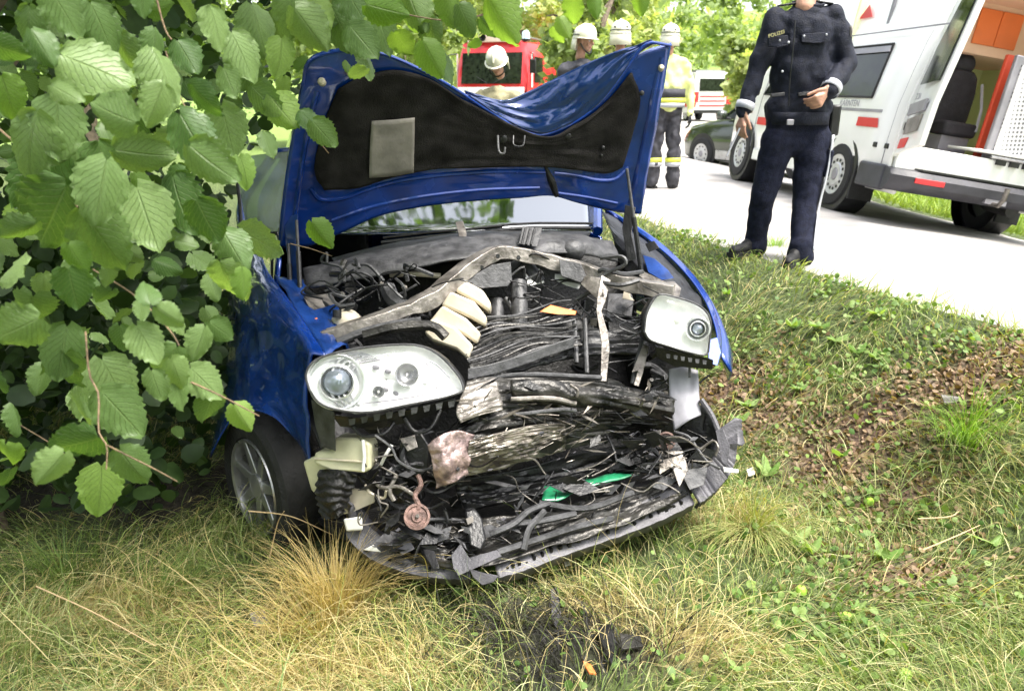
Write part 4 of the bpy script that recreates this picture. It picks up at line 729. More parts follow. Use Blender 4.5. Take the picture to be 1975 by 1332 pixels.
# rear opening frame
op = [(.88, .62), (.86, 1.1), (.80, 1.62), (.72, 1.9), (.60, 2.22), (.30, 2.34), (-.30, 2.34), (-.60, 2.22), (-.72, 1.9), (-.80, 1.62), (-.86, 1.1), (-.88, .62)]
outr = [(.955, .62), (.945, 1.1), (.86, 1.66), (.80, 1.9), (.70, 2.34), (.35, 2.48), (-.35, 2.48), (-.70, 2.34), (-.80, 1.9), (-.86, 1.66), (-.945, 1.1), (-.955, .62)]
rg = B()
for i in range(11):
    a, b_, c, d = op[i], op[i + 1], outr[i + 1], outr[i]; f4 = lambda x: [Vector((x, q[0], q[1])) for q in (a, b_, c, d)]; rg.hull(f4(-1.0), f4(-.92))
vp('door_frame', rg, 'wpaint'); vp('lower_rear_panel', B().box((-.98, 0, .62), (.06, 1.82, .24)), 'wpaint', bevel=.01)
tub2 = [(-1.01, .72 * math.cos(t), 1.95 + .44 * math.sin(t)) for t in np.linspace(.3, 2.84, 14)]; vp('roof_seal', B().tube(tub2, .012, 6), 'black')
for s in (.3, -.1): vp('roof_lamp', B().box((-1.01, s, 2.4), (.02, .06, .03)), 'black')
# interior seen through the rear opening
vp('right_wall_lining', B().box((.2, -.80, 1.5), (2.3, .03, 1.7)), mat('lime_view_lining', (.72, .78, .38), .7)); vp('ceiling_lining', B().box((.2, 0, 2.2), (2.3, 1.2, .03)), 'peach')  # wall lining coloured lime to stand in for the sunlit view outside
vp('inner_wall_left', B().box((.2, .80, 1.05), (2.3, .03, .7)), 'wpaint')
cb = vp('overhead_cabinet', B().box((.2, -.30, 2.02), (1.1, 1.0, .62)), 'peach', bevel=.01)
for k in range(2): vp('cabinet_door', B().box((-.36, .02 - .235 * k, 1.97), (.02, .23, .33)), 'orangep', cb, bevel=.006)
seat = vp('attendant_seat', B().box((-.35, .04, .98), (.3, .36, .14)), 'seatb', bevel=.03)
vp('seat_back', B().loft([[Vector((x - .2, y + .04, z)) for x, y in ((-.07, -w), (-.10, 0), (-.07, w), (.07, w), (.07, -w))] for z, w in ((.95, .17), (1.1, .19), (1.35, .19), (1.5, .16), (1.56, .1))]), 'seatb', seat, bevel=.02)
vp('headrest', B().ell((-.2, .04, 1.62), (.07, .12, .11)), 'seatb', seat); vp('seat_pedestal', B().box((-.3, .04, .78), (.3, .3, .25)), 'gframe', seat); vp('seat_belt', B().tube([(-.3, -.16, 1.45), (-.42, -.16, 1.2), (-.5, -.12, .98)], .015, 6), 'refl', seat)
vp('red_partition', B().box((-.62, -.22, 1.2), (.05, .24, 1.05)), 'redint', bevel=.01)
pn = vp('stretcher_panel_frame', B().box((-.86, -.26, 1.2), (.05, .46, 1.0)), 'gframe', bevel=.01)
def perf():
    m = mat('perforated_sheet', (.72, .72, .72), .45); n = m.node_tree.nodes; l = m.node_tree.links; vo = n.new('ShaderNodeTexVoronoi'); vo.inputs['Scale'].default_value = 26; vo.inputs['Randomness'].default_value = 0
    tc = n.new('ShaderNodeTexCoord'); l.new(tc.outputs['Object'], vo.inputs['Vector']); mr = n.new('ShaderNodeMapRange'); mr.inputs['From Min'].default_value = .3; mr.inputs['From Max'].default_value = .36; l.new(vo.outputs['Distance'], mr.inputs['Value'])
    mx = n.new('ShaderNodeMix'); mx.data_type = 'RGBA'; l.new(mr.outputs[0], mx.inputs['Factor']); mx.inputs[6].default_value = (.12, .12, .13, 1); mx.inputs[7].default_value = (.6, .6, .6, 1); l.new(mx.outputs[2], n['Principled BSDF'].inputs['Base Color']); return m
vp('perforated_panel', B().box((-.89, -.26, 1.2), (.02, .32, .84)), perf(), pn)
vp('stretcher_ramp', B().box((-.78, -.35, .80), (.5, 1.0, .03)), 'wpaint', bevel=.01)
for k in range(4): vp('ramp_latch', B().box((-1.03, -.12 - k * .14, .72), (.03, .09, .05)), 'black')
vp('ramp_rail', B().tube([(-1.03, .0, .76), (-1.03, -.7, .76)], .015), 'alloy')
# open doors
def door(side, ang, name='rear_door'):
    hx, hy = -1.0, side * .90; d = Vector((-math.sin(R(ang)), -side * math.cos(R(ang)), 0)); n_ = Vector((d.y, -d.x, 0)) * side
    def q(u, z, o=0): return Vector((hx, hy, 0)) + d * u + n_ * o + Vector((0, -side * np.interp(z, [.6, 1.1, 1.7, 2.3], [0, .0, .08, .16]) * (1 if 1 else 0), z))
    pts = [(.0, .64), (.74, .74), (.78, 1.1), (.80, 1.7), (.80, 2.2), (.55, 2.32), (.25, 2.28), (.08, 2.05), (.0, 1.6)]
    dr = vp(name, B().prism([q(u, z, -.02) for u, z in pts], n_ * .05), 'wpaint', bevel=.008, label='rear door swung open with its dark window' if side > 0 else None)
    o = n_ * .0; w = [(.12, 1.27), (.70, 1.28), (.72, 2.14), (.55, 2.16), (.30, 1.98), (.15, 1.6)]
    vp('door_window', B().prism([q(u, z, .033) for u, z in w], n_ * .008), 'glassd', dr)
    vp('plate_recess', B().prism([q(u, z, .033) for u, z in [(.10, .99), (.62, 1.03), (.62, 1.13), (.12, 1.09)]], n_ * .02), 'gframe', dr)
    vp('number_plate', B().prism([q(u, z, .033) for u, z in [(.14, .82), (.56, .86), (.60, 1.0), (.14, .96)]], n_ * .012), 'label', dr)
    vp('door_marking', B().prism([q(u, z, .033) for u, z in [(.04, .69), (.28, .71), (.34, .80), (.06, .78)]], n_ * .004), 'redm', dr)
    vp('hinge', B().box(q(.0, .9, .0), (.05, .05, .07)), 'black', dr)
    M4 = Matrix.Translation(vt(q(.22, 1.16, .036))) @ (VR @ Matrix((d, Vector((0, 0, 1)), d.cross(Vector((0, 0, 1))))).transposed()).to_4x4()
    text('door_lettering', '.T.SN', .075, M['gframe'], dr, M4)
    return dr
door(1, 107); door(-1, 100)
Ml = Matrix((Vector((-1, 0, 0)), Vector((0, 0, 1)), Vector((0, 1, 0)))).transposed()
text('side_lettering', 'KÄRNTEN', .09, M['gframe'], van, Matrix.Translation(vt((.1, .975, 1.08))) @ (VR @ Ml).to_4x4())
for q in ([(-.62, .962, .86), (-.18, .962, .86), (-.18, .962, .95), (-.58, .962, .95)], [(.75, .95, 1.02), (1.15, .95, 1.02), (.80, .915, 1.6), (.66, .915, 1.6)], [(1.2, .966, .75), (2.6, .966, .75), (2.6, .966, .85), (1.2, .966, .85)], [(.45, .80, 2.0), (.75, .80, 2.0), (.6, .79, 2.14)]):
    vp('red_stripe', B().prism([Vector(p) + Vector((0, .012, 0)) for p in q], (0, .004, 0)), 'redm')
for x in (-.66, -.88): vp('door_catch', B().box((x, .965, .70), (.07, .03, .05)), 'black', bevel=.008)
[vp('panel_gap', B().tube([(x_, .962, .45), (x_, .968, .78), (x_, .958, 1.08), (x_, .913, 1.4), (x_, .863, 1.68), (x_, .80, 1.9)], .005, 6), 'gframe') for x_ in (-.86, .69, 1.68, 2.68)]; vp('sliding_rail', B().box((0, .962, 1.02), (1.2, .012, .03)), 'gframe'); vp('door_handle', B().box((.84, .972, .95), (.14, .03, .04)), 'gframe', bevel=.008); vp('fuel_flap', B().box((1.9, .957, .85), (.2, .012, .18)), 'wpaint', bevel=.004)
vp('panel_gap', B().box((-.2, .905, 1.80), (2.6, .012, .012)), 'gframe')
vp('wing_mirror', B().box((2.75, 1.08, 1.25), (.1, .18, .26)), 'black', bevel=.03); vp('roof_stripe', B().box((.1, .795, 2.05), (.05, .02, .3)), 'gframe')
# generic box vehicle in its own frame
def veh(name, loc, yaw, label, cat, group=None):
    Rm = rot3(yaw); root = empty(name, loc, label, cat, group); loc = Vector(loc)
    def t(p): return loc + Rm @ Vector(p)
    def pt(nm, b, m, parent=root, **k):
        b.v = [tuple(t(v)) for v in b.v]; return obj(nm, b, M[m] if isinstance(m, str) else m, parent, **k)
    return root, t, pt
# dark green hatchback ahead of the ambulance
root, t, pt = veh('parked_car', (5.67, 13.9, tz(4.9, 14)), R(118), 'dark green parked car beyond the ambulance, mirror sticking out', 'car')
def hs(x, w, z0, z1, zt=None, wt=.6):
    zt = zt or z1; return [Vector((x, y, z)) for y, z in [(w - .04, z0), (w, z0 + .25), (w, z1 - .1), (w - .05, z1), (wt, zt), (-wt, zt), (-w + .05, z1), (-w, z1 - .1), (-w, z0 + .25), (-w + .04, z0)]]
pt('body_shell', B().loft([hs(-.75, .78, .3, .85), hs(-.55, .86, .22, .95, 1.1), hs(-.1, .87, .2, .97, 1.42), hs(.8, .87, .2, .97, 1.46), hs(1.5, .87, .2, .96, 1.38), hs(2.2, .87, .2, .93, .97, .7), hs(2.9, .84, .2, .82, .84, .7), hs(3.25, .7, .25, .65, .66, .6)]), 'dgreen', ang=50)
for s in (1, -1):
    for x0, x1, xa, xb in ((-.3, .75, -.15, .74), (.85, 1.95, .86, 1.45)): pt('side_window', B().prism([(x0, s * .845, .98), (x1, s * .845, .98), (xb, s * .66, 1.34), (xa, s * .66, 1.36)], (0, s * .012, 0)), 'glassd')
    for x in (0, 2.5):
        pt('wheel_arch', B().lathe((x, s * .70, .33), (0, s, 0), [(0, .37), (.172, .37)], 26), 'black'); wheel(root, x, s * .78, .31, .2, s, 'rim', 10, t)
    pt('sill', B().box((1.25, s * .87, .32), (1.7, .04, .16)), 'alloy'); pt('wing_mirror', B().ell((1.85, s * 1.02, 1.05), (.08, .12, .09)), 'dgreen'); pt('mirror_stalk', B().tube([(1.8, s * .85, .98), (1.84, s * .98, 1.02)], .02), 'black')
pt('windscreen', B().prism([(1.58, .6, 1.36), (1.58, -.6, 1.36), (2.15, -.72, .98), (2.15, .72, .98)], (.02, 0, .02)), 'glassd')
pt('tail_lamp', B().box((-.72, .7, .8), (.1, .14, .25)), 'redm'); pt('rear_bumper', B().box((-.76, 0, .42), (.12, 1.5, .22)), 'black', bevel=.03)
# far red and white fire van
fx = PZ(1369, 232, .5); root, t, pt = veh('fire_service_van', (fx.x, fx.y, tz(fx.x, fx.y)), R(100), 'small red and white fire service van parked far down the road', 'van')
def bs_(x, w, z0, z1): return [Vector((x, y, z)) for y, z in [(w, z0), (w, z1 * .6), (w - .12, z1 - .05), (w - .25, z1), (-w + .25, z1), (-w + .12, z1 - .05), (-w, z1 * .6), (-w, z0)]]
pt('body_shell', B().loft([bs_(-.1, 1.08, .45, 2.5), bs_(3.6, 1.08, .45, 2.5), bs_(4.2, 1.05, .45, 1.6), bs_(4.9, 1.0, .45, 1.2)]), 'wpaint', ang=40)
pt('rear_window', B().box((-.13, -.05, 1.85), (.03, 1.6, .62)), 'glassd', bevel=.02); pt('roof_rack', B().box((1.5, 0, 2.55), (2.6, 1.7, .07)), 'gframe'); pt('rear_bumper', B().box((-.2, 0, .52), (.2, 2.1, .16)), 'black')
for s in (1, -1): pt('red_corner', B().box((-.13, s * .93, 1.25 if s > 0 else 1.6), (.04, .3, .5 if s > 0 else 1.4)), 'red'); pt('red_side', B().box((1.8, s * 1.09, 1.0), (3.2, .02, .5)), 'red'); pt('tail_lamp', B().box((-.16, s * .98, .9), (.03, .12, .3)), 'redm'); [wheel(root, x, s * .92, .36, .24, s, 'rim', 6, t) for x in (.8, 3.8)]
for z in (1.28, 1.05, .82): pt('rear_stripe', B().box((-.125, 0, z), (.02, 1.4, .07)), 'redm')
# fire engine behind the raised bonnet
ex = PZ(950, 262, .5); root, t, pt = veh('fire_engine', (-.55, 25.6, tz(-.7, 26)), R(-110), 'red fire engine cab with blue beacons standing behind the raised bonnet', 'fire engine')
def fe(x, w, z0, z1): return [Vector((x, y, z)) for y, z in [(w, z0), (w + .03, z0 + .8), (w, z1 - .5), (w - .14, z1 - .06), (w - .3, z1), (-w + .3, z1), (-w + .14, z1 - .06), (-w, z1 - .5), (-w - .03, z0 + .8), (-w, z0)]]
pt('cab_shell', B().loft([fe(-2.4, 1.2, .5, 2.75), fe(-.05, 1.2, .5, 2.75), fe(.12, 1.17, .5, 2.5), fe(.3, 1.15, .5, 1.5), fe(.32, 1.15, .5, .55)]), 'red', ang=40); pt('equipment_body', B().box((-5.0, 0, 1.7), (5.0, 2.4, 2.3)), 'red', bevel=.05)
pt('windscreen', B().prism([(.16, .98, 1.62), (.34, .98, 1.5) if 0 else (.31, .98, 1.5), (.31, -.98, 1.5), (.14, -.98, 2.4), (.14, .98, 2.4)], (.03, 0, .01)), 'glassd')
pt('white_front_band', B().box((.335, 0, 1.28), (.03, 2.2, .26)), 'wpaint'); pt('grille', B().box((.34, 0, .95), (.03, 1.5, .3)), 'black'); pt('front_bumper', B().box((.4, 0, .6), (.22, 2.35, .32)), 'wpaint', bevel=.03)
pt('roof_board', B().box((.02, 0, 2.82), (.2, 1.7, .2)), mat('cream_sign', (.75, .6, .5), .5), bevel=.02)
for s in (1, -1):
    bc = pt('beacon_base', B().lathe((-.15, s * .98, 2.74), (0, 0, 1), [(0, .14), (.06, .14)], 16), 'black'); pt('blue_beacon', B().lathe((-.15, s * .98, 2.8), (0, 0, 1), [(0, .13), (.18, .12), (.24, .06)], 16), mat('pale_blue_beacon', (.55, .75, .85), .2, coat=1), bc)
    pt('horn_speaker', B().lathe((.1, s * .42 + .12, 2.86), (1, 0, 0), [(0, .05), (.12, .12), (.12, .09), (.04, .04)], 18), 'black'); pt('headlight', B().box((.35, s * .9, .98), (.03, .3, .22)), 'chrome')
    pt('side_window', B().prism([(-.25, s * 1.235, 1.55), (-1.1, s * 1.235, 1.55), (-1.1, s * 1.21, 2.3), (-.3, s * 1.21, 2.3)], (0, s * .012, 0)), 'glassd'); pt('mirror_arm', B().tube([(.1, s * 1.2, 2.4), (.35, s * 1.38, 2.35), (.35, s * 1.38, 1.9)], .02), 'black'); pt('wing_mirror', B().box((.35, s * 1.38, 2.0), (.08, .2, .4)), 'black', bevel=.02)
    pt('windscreen_divider', B().box((.26, 0, 1.95), (.03, .05, .9)), 'rubber') if s > 0 else None; pt('wiper', B().tube([(.36, s * .1, 1.52), (.28, s * .55, 1.75)], .012, 6), 'black'); pt('roof_rail', B().tube([(-2.2, s * 1.0, 2.85), (-.3, s * 1.0, 2.85)], .03), 'alloy'); pt('fog_lamp', B().lathe((.52, s * .8, .6), (1, 0, 0), [(0, .08), (.02, .07)], 14), 'chrome'); pt('side_stripe', B().box((-1.2, s * 1.245, 1.2), (2.3, .01, .18)), 'wpaint')
    pt('door_pillar', B().box((.0, s * 1.24, 1.9), (.1, .02, 1.0)), 'wpaint'); [wheel(root, x, s * 1.05, .48, .3, s, 'rim', 8, t) for x in (-1.2, -5.2)]
# ---------------------------------------------------------------- people
def flesh(name, b, m, parent, vox=.012, sm=6, wr=0, sub=None, label=None):
    """fuse overlapping limbs into one continuous skin"""
    o = obj(name, b, m, parent, label=label); o.modifiers.clear()
    md = o.modifiers.new('r', 'REMESH'); md.mode = 'VOXEL'; md.voxel_size = vox; md.use_smooth_shade = True
    md = o.modifiers.new('s', 'SMOOTH'); md.iterations = sm; md.factor = .5
    if wr:
        tx = bpy.data.textures.new(name + '_folds', 'CLOUDS'); tx.noise_scale = .06; tx.noise_depth = 3; tx.noise_basis = 'VORONOI_F2_F1' if 0 else 'ORIGINAL_PERLIN'
        md = o.modifiers.new('d', 'DISPLACE'); md.texture = tx; md.strength = wr; md.mid_level = .5; md.texture_coords = 'LOCAL'
        t2 = bpy.data.textures.new(name + '_creases', 'CLOUDS'); t2.noise_scale = .14; t2.noise_depth = 0; t2.noise_type = 'HARD_NOISE'; m2 = o.modifiers.new('d2', 'DISPLACE'); m2.texture = t2; m2.strength = wr * 1.3; m2.mid_level = .4; m2.texture_coords = 'LOCAL'
    bake(o)
    if not o.data.materials: o.data.materials.append(m)
    o.data.polygons.foreach_set('use_smooth', [True] * len(o.data.polygons)); return o
def hand(b, w, d, side, sc=1.0, curl=.6, palm=Vector((0, -1, 0))):
    """palm + five unequal bent digits from wrist w along d; side = thumb direction"""
    d = d.normalized(); side = (side - d * side.dot(d)).normalized(); n = d.cross(side).normalized(); n = n if n.dot(palm) > 0 else -n
    for k in range(4): b.capsule(w + side * .006 * sc * (k - 1.5) * 2, w + d * .085 * sc + side * .019 * sc * (1.5 - k), .02 * sc, .013 * sc, n=10)
    for k, L in enumerate((.072, .080, .074, .058)):
        p = w + d * .09 * sc + side * .020 * sc * (1.5 - k); q = d.copy(); r = .0092 * sc
        for j, s in enumerate((.45, .32, .23)):
            q = (q * math.cos(curl) + n * math.sin(curl)).normalized(); e = p + q * L * s * sc; b.capsule(p, e, r, r * .92, n=8); p = e; r *= .92
    p = w + side * .026 * sc + d * .02 * sc; q = (d * .85 + side * .42 + n * .3).normalized()
    for s, r in ((.036, .0125), (.03, .0105), (.024, .0095)):
        e = p + q * s * sc; b.capsule(p, e, r * sc, r * .9 * sc, n=8); p = e; q = (q * .8 + d * .5 + n * .3).normalized()
def head(root, c, face, sc=1.0, helmet=None, hair=True):
    """c centre of the skull, face = direction looked at"""
    face = Vector((face[0], face[1], face[2] if len(face) > 2 else 0)).normalized(); up = Vector((0, 0, 1)); rt = face.cross(up).normalized(); up = rt.cross(face); T = Matrix((rt, face, up)).transposed()
    def q(x, y, z): return c + T @ Vector((x, y, z)) * sc
    b = B(); b.ell(q(0, -.01, .02), (.075 * sc, .095 * sc, .10 * sc), T); b.ell(q(0, .02, -.045), (.058 * sc, .068 * sc, .07 * sc), T); b.ell(q(0, .06, -.09), (.028 * sc, .02 * sc, .02 * sc), T)
    b.capsule(q(0, .085, .025), q(0, .112, -.018), .009 * sc, .014 * sc); b.capsule(q(-.03, .082, .035), q(.03, .082, .035), .012 * sc, .012 * sc)
    b.capsule(q(0, -.03, -.05), q(0, -.05, -.17), .052 * sc, .058 * sc)
    for s in (-1, 1): b.ell(q(s * .076, -.005, -.005), (.012 * sc, .022 * sc, .033 * sc), T); b.ell(q(s * .035, .068, -.03), (.022 * sc, .02 * sc, .02 * sc), T)
    h = flesh('head', b, M['skin'], root, .006, 3)
    for s in (-1, 1):
        e = obj('eye', B().ell(q(s * .03, .078, .012), (.014 * sc, .01 * sc, .010 * sc), T), M['white'], h); obj('eyebrow', B().tube([q(s * .014, .092, .036), q(s * .046, .084, .036)], .0035 * sc, 6), M['hair'], h)
        obj('pupil', B().ell(q(s * .03, .087, .012), (.006 * sc, .003 * sc, .006 * sc), T), M['black'], h)
    obj('mouth', B().tube([q(-.022, .082, -.058), q(0, .088, -.06), q(.022, .082, -.058)], .0045 * sc, 6), mat('lips', (.4, .15, .12), .5), h)
    if hair: obj('hair', B().ell(q(0, -.022, .035), (.084 * sc, .098 * sc, .092 * sc), T), M['hair'], h)
    if helmet:
        hm = obj('helmet', B().loft([[q(math.cos(a) * rx * 1.0, math.sin(a) * ry - .01, z) for a in np.linspace(0, 2 * math.pi, 28, endpoint=False)] for z, rx, ry in ((.04, .118, .142), (.07, .122, .146), (.115, .114, .135), (.15, .092, .11), (.176, .058, .07), (.186, .02, .025))]), M['helm'], root, ang=60)
        obj('helmet_brim', B().loft([[q(math.cos(a) * r_, math.sin(a) * r2 + .0, z) for a in np.linspace(0, 2 * math.pi, 28, endpoint=False)] for z, r_, r2 in ((.045, .12, .145), (.036, .136, .172), (.03, .135, .170), (.038, .118, .14))], cap=False), M['helm'], hm)
        obj('helmet_ridge', B().tube([q(0, y, z) for y, z in ((.135, .09), (.11, .145), (.05, .184), (-.03, .188), (-.1, .155), (-.145, .09))], .012, 8), M['helm'], hm)
        obj('neck_guard', B().loft([[q(math.cos(a) * r_, math.sin(a) * r_ * 1.15 - .02, z) for a in np.linspace(math.pi * 1.05, math.pi * 1.95, 12)] for z, r_ in ((.045, .118), (-.03, .128), (-.10, .13))], cap=False, closed=False), M[helmet], hm, solid=.008)
        obj('helmet_band', B().tube([q(math.cos(a) * .124, math.sin(a) * .148 - .01, .07) for a in np.linspace(math.pi, 2 * math.pi, 14)], .005, 6), M['black'], hm)
        obj('chin_strap', B().tube([q(-.10, .0, -.02), q(-.075, .05, -.09), q(0, .07, -.125), q(.075, .05, -.09), q(.10, .0, -.02)], .008, 6, 14), M['black'], hm)
        for s in (-1, 1): obj('helmet_stud', B().ell(q(s * .07, -.12, .10), (.012, .012, .012)), M['black'], hm)
    return h
# --- police officer on the road edge
YO = 5.42
def o_(a, b, d=0.): return PY(a, b, YO + d)
off = empty('person', PZ(1500, 500, .61), 'person in dark navy police uniform with silver cuffs standing at the road edge', 'person')
zf = tz(1.75, 5.1) + .02
LF = PZ(1440, 492, .64); RF = PZ(1532, 512, .63)
kL, kR = o_(1470, 385, .0), o_(1553, 388, -.05); hL, hR = o_(1502, 268), o_(1568, 268, .0)
aL = LF + Vector((.085, .1, .09)); aR = RF + Vector((.075, .11, .09))
tb = B()
tb.capsule(hL, kL, .118, .088, .95); tb.capsule(kL, aL + Vector((0, 0, -.0)), .088, .078, .9); tb.capsule(hR, kR, .122, .09, .95); tb.capsule(kR, aR, .09, .08, .9)
tb.capsule(o_(1512, 235), o_(1562, 235), .125, .125, .8); tb.capsule(hL, hR, .12, .12, .85); tb.capsule(aL + Vector((0, 0, .02)), aL - Vector((0, 0, .045)), .08, .088, 1); tb.capsule(aR + Vector((0, 0, .02)), aR - Vector((0, 0, .045)), .082, .092, 1)
tr_ = flesh('trousers', tb, M['trouser'], off, .011, 4, .010)
jb = B()
sL, sR = o_(1496, 38), o_(1604, 34, .02)
jb.capsule(o_(1545, 130), o_(1540, 200), .20, .185, .68); jb.capsule(o_(1552, 62), o_(1548, 130), .188, .20, .62); jb.capsule(o_(1516, 212), o_(1562, 212), .15, .15, .8); jb.capsule(o_(1500, 50), o_(1602, 46), .085, .085, .85); jb.capsule(o_(1530, 30, .03), o_(1576, 26, .03), .055, .055, .8)
eL, wL = o_(1458, 142, -.02), o_(1433, 216, -.08); eR, wR = o_(1634, 122, -.02), o_(1598, 178, -.20)
jb.capsule(sL, eL, .082, .066, 1); jb.capsule(eL, wL, .066, .05, 1); jb.capsule(sR, eR, .088, .07, 1); jb.capsule(eR, wR, .07, .054, 1)
jk = flesh('jacket', jb, M['jacket'], off, .011, 4, .018)
def cuffs(e, w, r, m, par, back=.0, L=.045):
    d = (w - e).normalized(); a = w - d * (back + L)
    obj('reflective_cuff', B().lathe(a, d, [(0, r), (L, r * .97)], 20, cap=False), M[m], par, solid=.004)
cuffs(eL, wL, .060, 'refl', jk, .012, .05); cuffs(eR, wR, .064, 'refl', jk, .012, .05)
hb_ = B(); hand(hb_, wL, Vector((-.1, -.1, -1)), Vector((.5, -.8, 0)), 1.05, .35, Vector((1, 0, 0))); flesh('hand', hb_, M['skin'], off, .005, 2)
hb_ = B(); hand(hb_, wR + Vector((.0, -.01, .01)), Vector((-.72, -.2, -.62)), Vector((-.6, -.2, .75)), 1.15, .98, Vector((0, .6, -.6))); flesh('hand', hb_, M['skin'], off, .005, 2)
obj('pen', B().tube([wL + Vector((-.02, -.03, -.10)), wL + Vector((-.09, -.03, -.28))], .006), M['refl'], off)
# head above the frame, collar, pockets, buttons, belt, stripes
hc = o_(1566, -62, .03); head(off, hc, (-.35, -1, -.15), 1.05)
obj('collar', B().lathe(o_(1556, 22, .05) - Vector((0, 0, .02)), (0, -.25, 1), [(0, .115), (.05, .092), (.075, .10)], 24, cap=False), M['jacket'], jk, solid=.01)
nk = B(); nk.capsule(hc - Vector((0, 0, .08)), o_(1552, 14, -.02), .058, .062); flesh('neck', nk, M['skin'], off, .01, 2)
def jf(a, b, d): return o_(a, b, d)
for a, b in ((1521, 82), (1509, 138)): obj('snap_button', B().ell(jf(a, b, -.165), (.008, .005, .008)), M['refl'], jk)
for a, b in ((1551, 70), (1594, 67), (1504, 78)): obj('snap_button', B().ell(jf(a, b, -.15), (.007, .005, .007)), M['refl'], jk)
for a0, a1, b0, b1 in ((1482, 1520, 68, 92), (1546, 1602, 62, 84)): obj('chest_flap', B().prism([jf(a0, b0 + 4, -.125), jf(a1, b0, -.14), jf(a1, b1 - 4, -.15), jf((a0 + a1) / 2, b1, -.15), jf(a0, b1 - 2, -.13)], Vector((0, .03, 0))), M['jacket'], jk, bevel=.004)
ntag = obj('name_tape', B().prism([jf(1484, 66, -.145), jf(1511, 57, -.155), jf(1511, 66, -.158), jf(1484, 75, -.148)], Vector((0, .01, 0))), M['jacket'], jk)
text('chest_lettering', 'POLIZEI', .03, mat('dull_yellow_print', (.5, .46, .2), .6), ntag, Matrix.Translation(jf(1497.5, 66, -.160)) @ Matrix.Rotation(R(16), 4, 'Y').inverted() @ Matrix.Rotation(R(90), 4, 'X'))
obj('jacket_zip', B().tube([jf(1534, 40, -.118), jf(1530, 90, -.142), jf(1524, 150, -.15), jf(1521, 205, -.142)], .004, 6, 16), M['black'], jk)
for s_, a_ in ((sL, 1), (sR, -1)): obj('shoulder_strap', B().box(s_ + Vector((a_ * .06, 0, .088)), (.11, .05, .012), Matrix.Rotation(R(8 * -a_), 3, 'Y')), M['black'], jk, bevel=.004)
for a0, a1, b0, b1 in ((1487, 1514, 178, 200), (1540, 1572, 176, 198)): obj('hip_pocket', B().prism([jf(a0, b0 + 3, -.135), jf(a1, b0, -.145), jf(a1, b0 + 7, -.15), jf(a0, b0 + 10, -.14)], Vector((0, .02, 0))), M['black'], jk, bevel=.003)
obj('belt_buckle', B().box(o_(1524, 236, -.16), (.045, .015, .035)), M['gframe'], off, bevel=.004)
obj('sleeve_badge', B().ell(o_(1640, 62, -.05), (.012, .03, .04)), M['label'], jk)
obj('jacket_hem', B().loft([[o_(1538, y_) + Vector((math.cos(a) * (.196 + .004 * math.sin(a * 9)), math.sin(a) * (.15 + .005 * math.sin(a * 7)), 0)) for a in np.linspace(0, 2 * math.pi, 60, endpoint=False)] for y_ in (216, 226, 240)], cap=False), M['jacket'], jk, solid=.012)
obj('holster', B().box(o_(1606, 232, .03), (.07, .1, .2)), M['black'], off, bevel=.015)
st_ = [(hR + Vector((.095, -.085, .03))), hR.lerp(kR, .5) + Vector((.088, -.085, 0)), kR + Vector((.066, -.078, 0)), kR.lerp(aR, .5) + Vector((.058, -.07, 0)), aR + Vector((.055, -.065, 0))]
cs = crom(st_, 26)
obj('trouser_stripe', B().grid([[p + Vector((.0, -.0, 0)) for p in cs], [p + Vector((.012, .008, 0)) for p in cs], [p + Vector((.024, .03, 0)) for p in cs]]), M['refl'], tr_, solid=.006)
obj('thigh_pocket', B().box(hR.lerp(kR, .38) + Vector((.10, -.0, 0)), (.045, .16, .18), Matrix.Rotation(R(6), 3, 'Y')), M['trouser'], tr_, bevel=.015)
def shoe(f, dirn, parent, m='boot', L=.29, r=.048):
    d = Vector((dirn[0], dirn[1], 0)).normalized(); b = B(); b.capsule(f + d * (L - .10) + Vector((0, 0, .03)), f + Vector((0, 0, .045)), r * .8, r, n=14); b.capsule(f + Vector((0, 0, .05)), f + Vector((0, 0, .13)), r, r * 1.05); b.capsule(f + d * .08 + Vector((0, 0, .06)), f + Vector((0, 0, .08)), r * .8, r)
    s = flesh('shoe', b, M[m], parent, .008, 3)
    obj('sole', B().loft([[f + d * x_ + Vector((-d.y, d.x, 0)) * w_ + Vector((0, 0, z_)) for x_, w_ in ((-.06, .03), (-.06, -.03), (.06, -.044), (L - .12, -.05), (L - .06, -.03), (L - .06, .03), (L - .12, .05), (.06, .044))] for z_ in (-.012, .02)]), M['rubber'], s)
shoe(LF + Vector((.075, .10, .0)), (-.85, -.5), off); shoe(RF + Vector((.06, .12, .0)), (-.6, -.8), off)
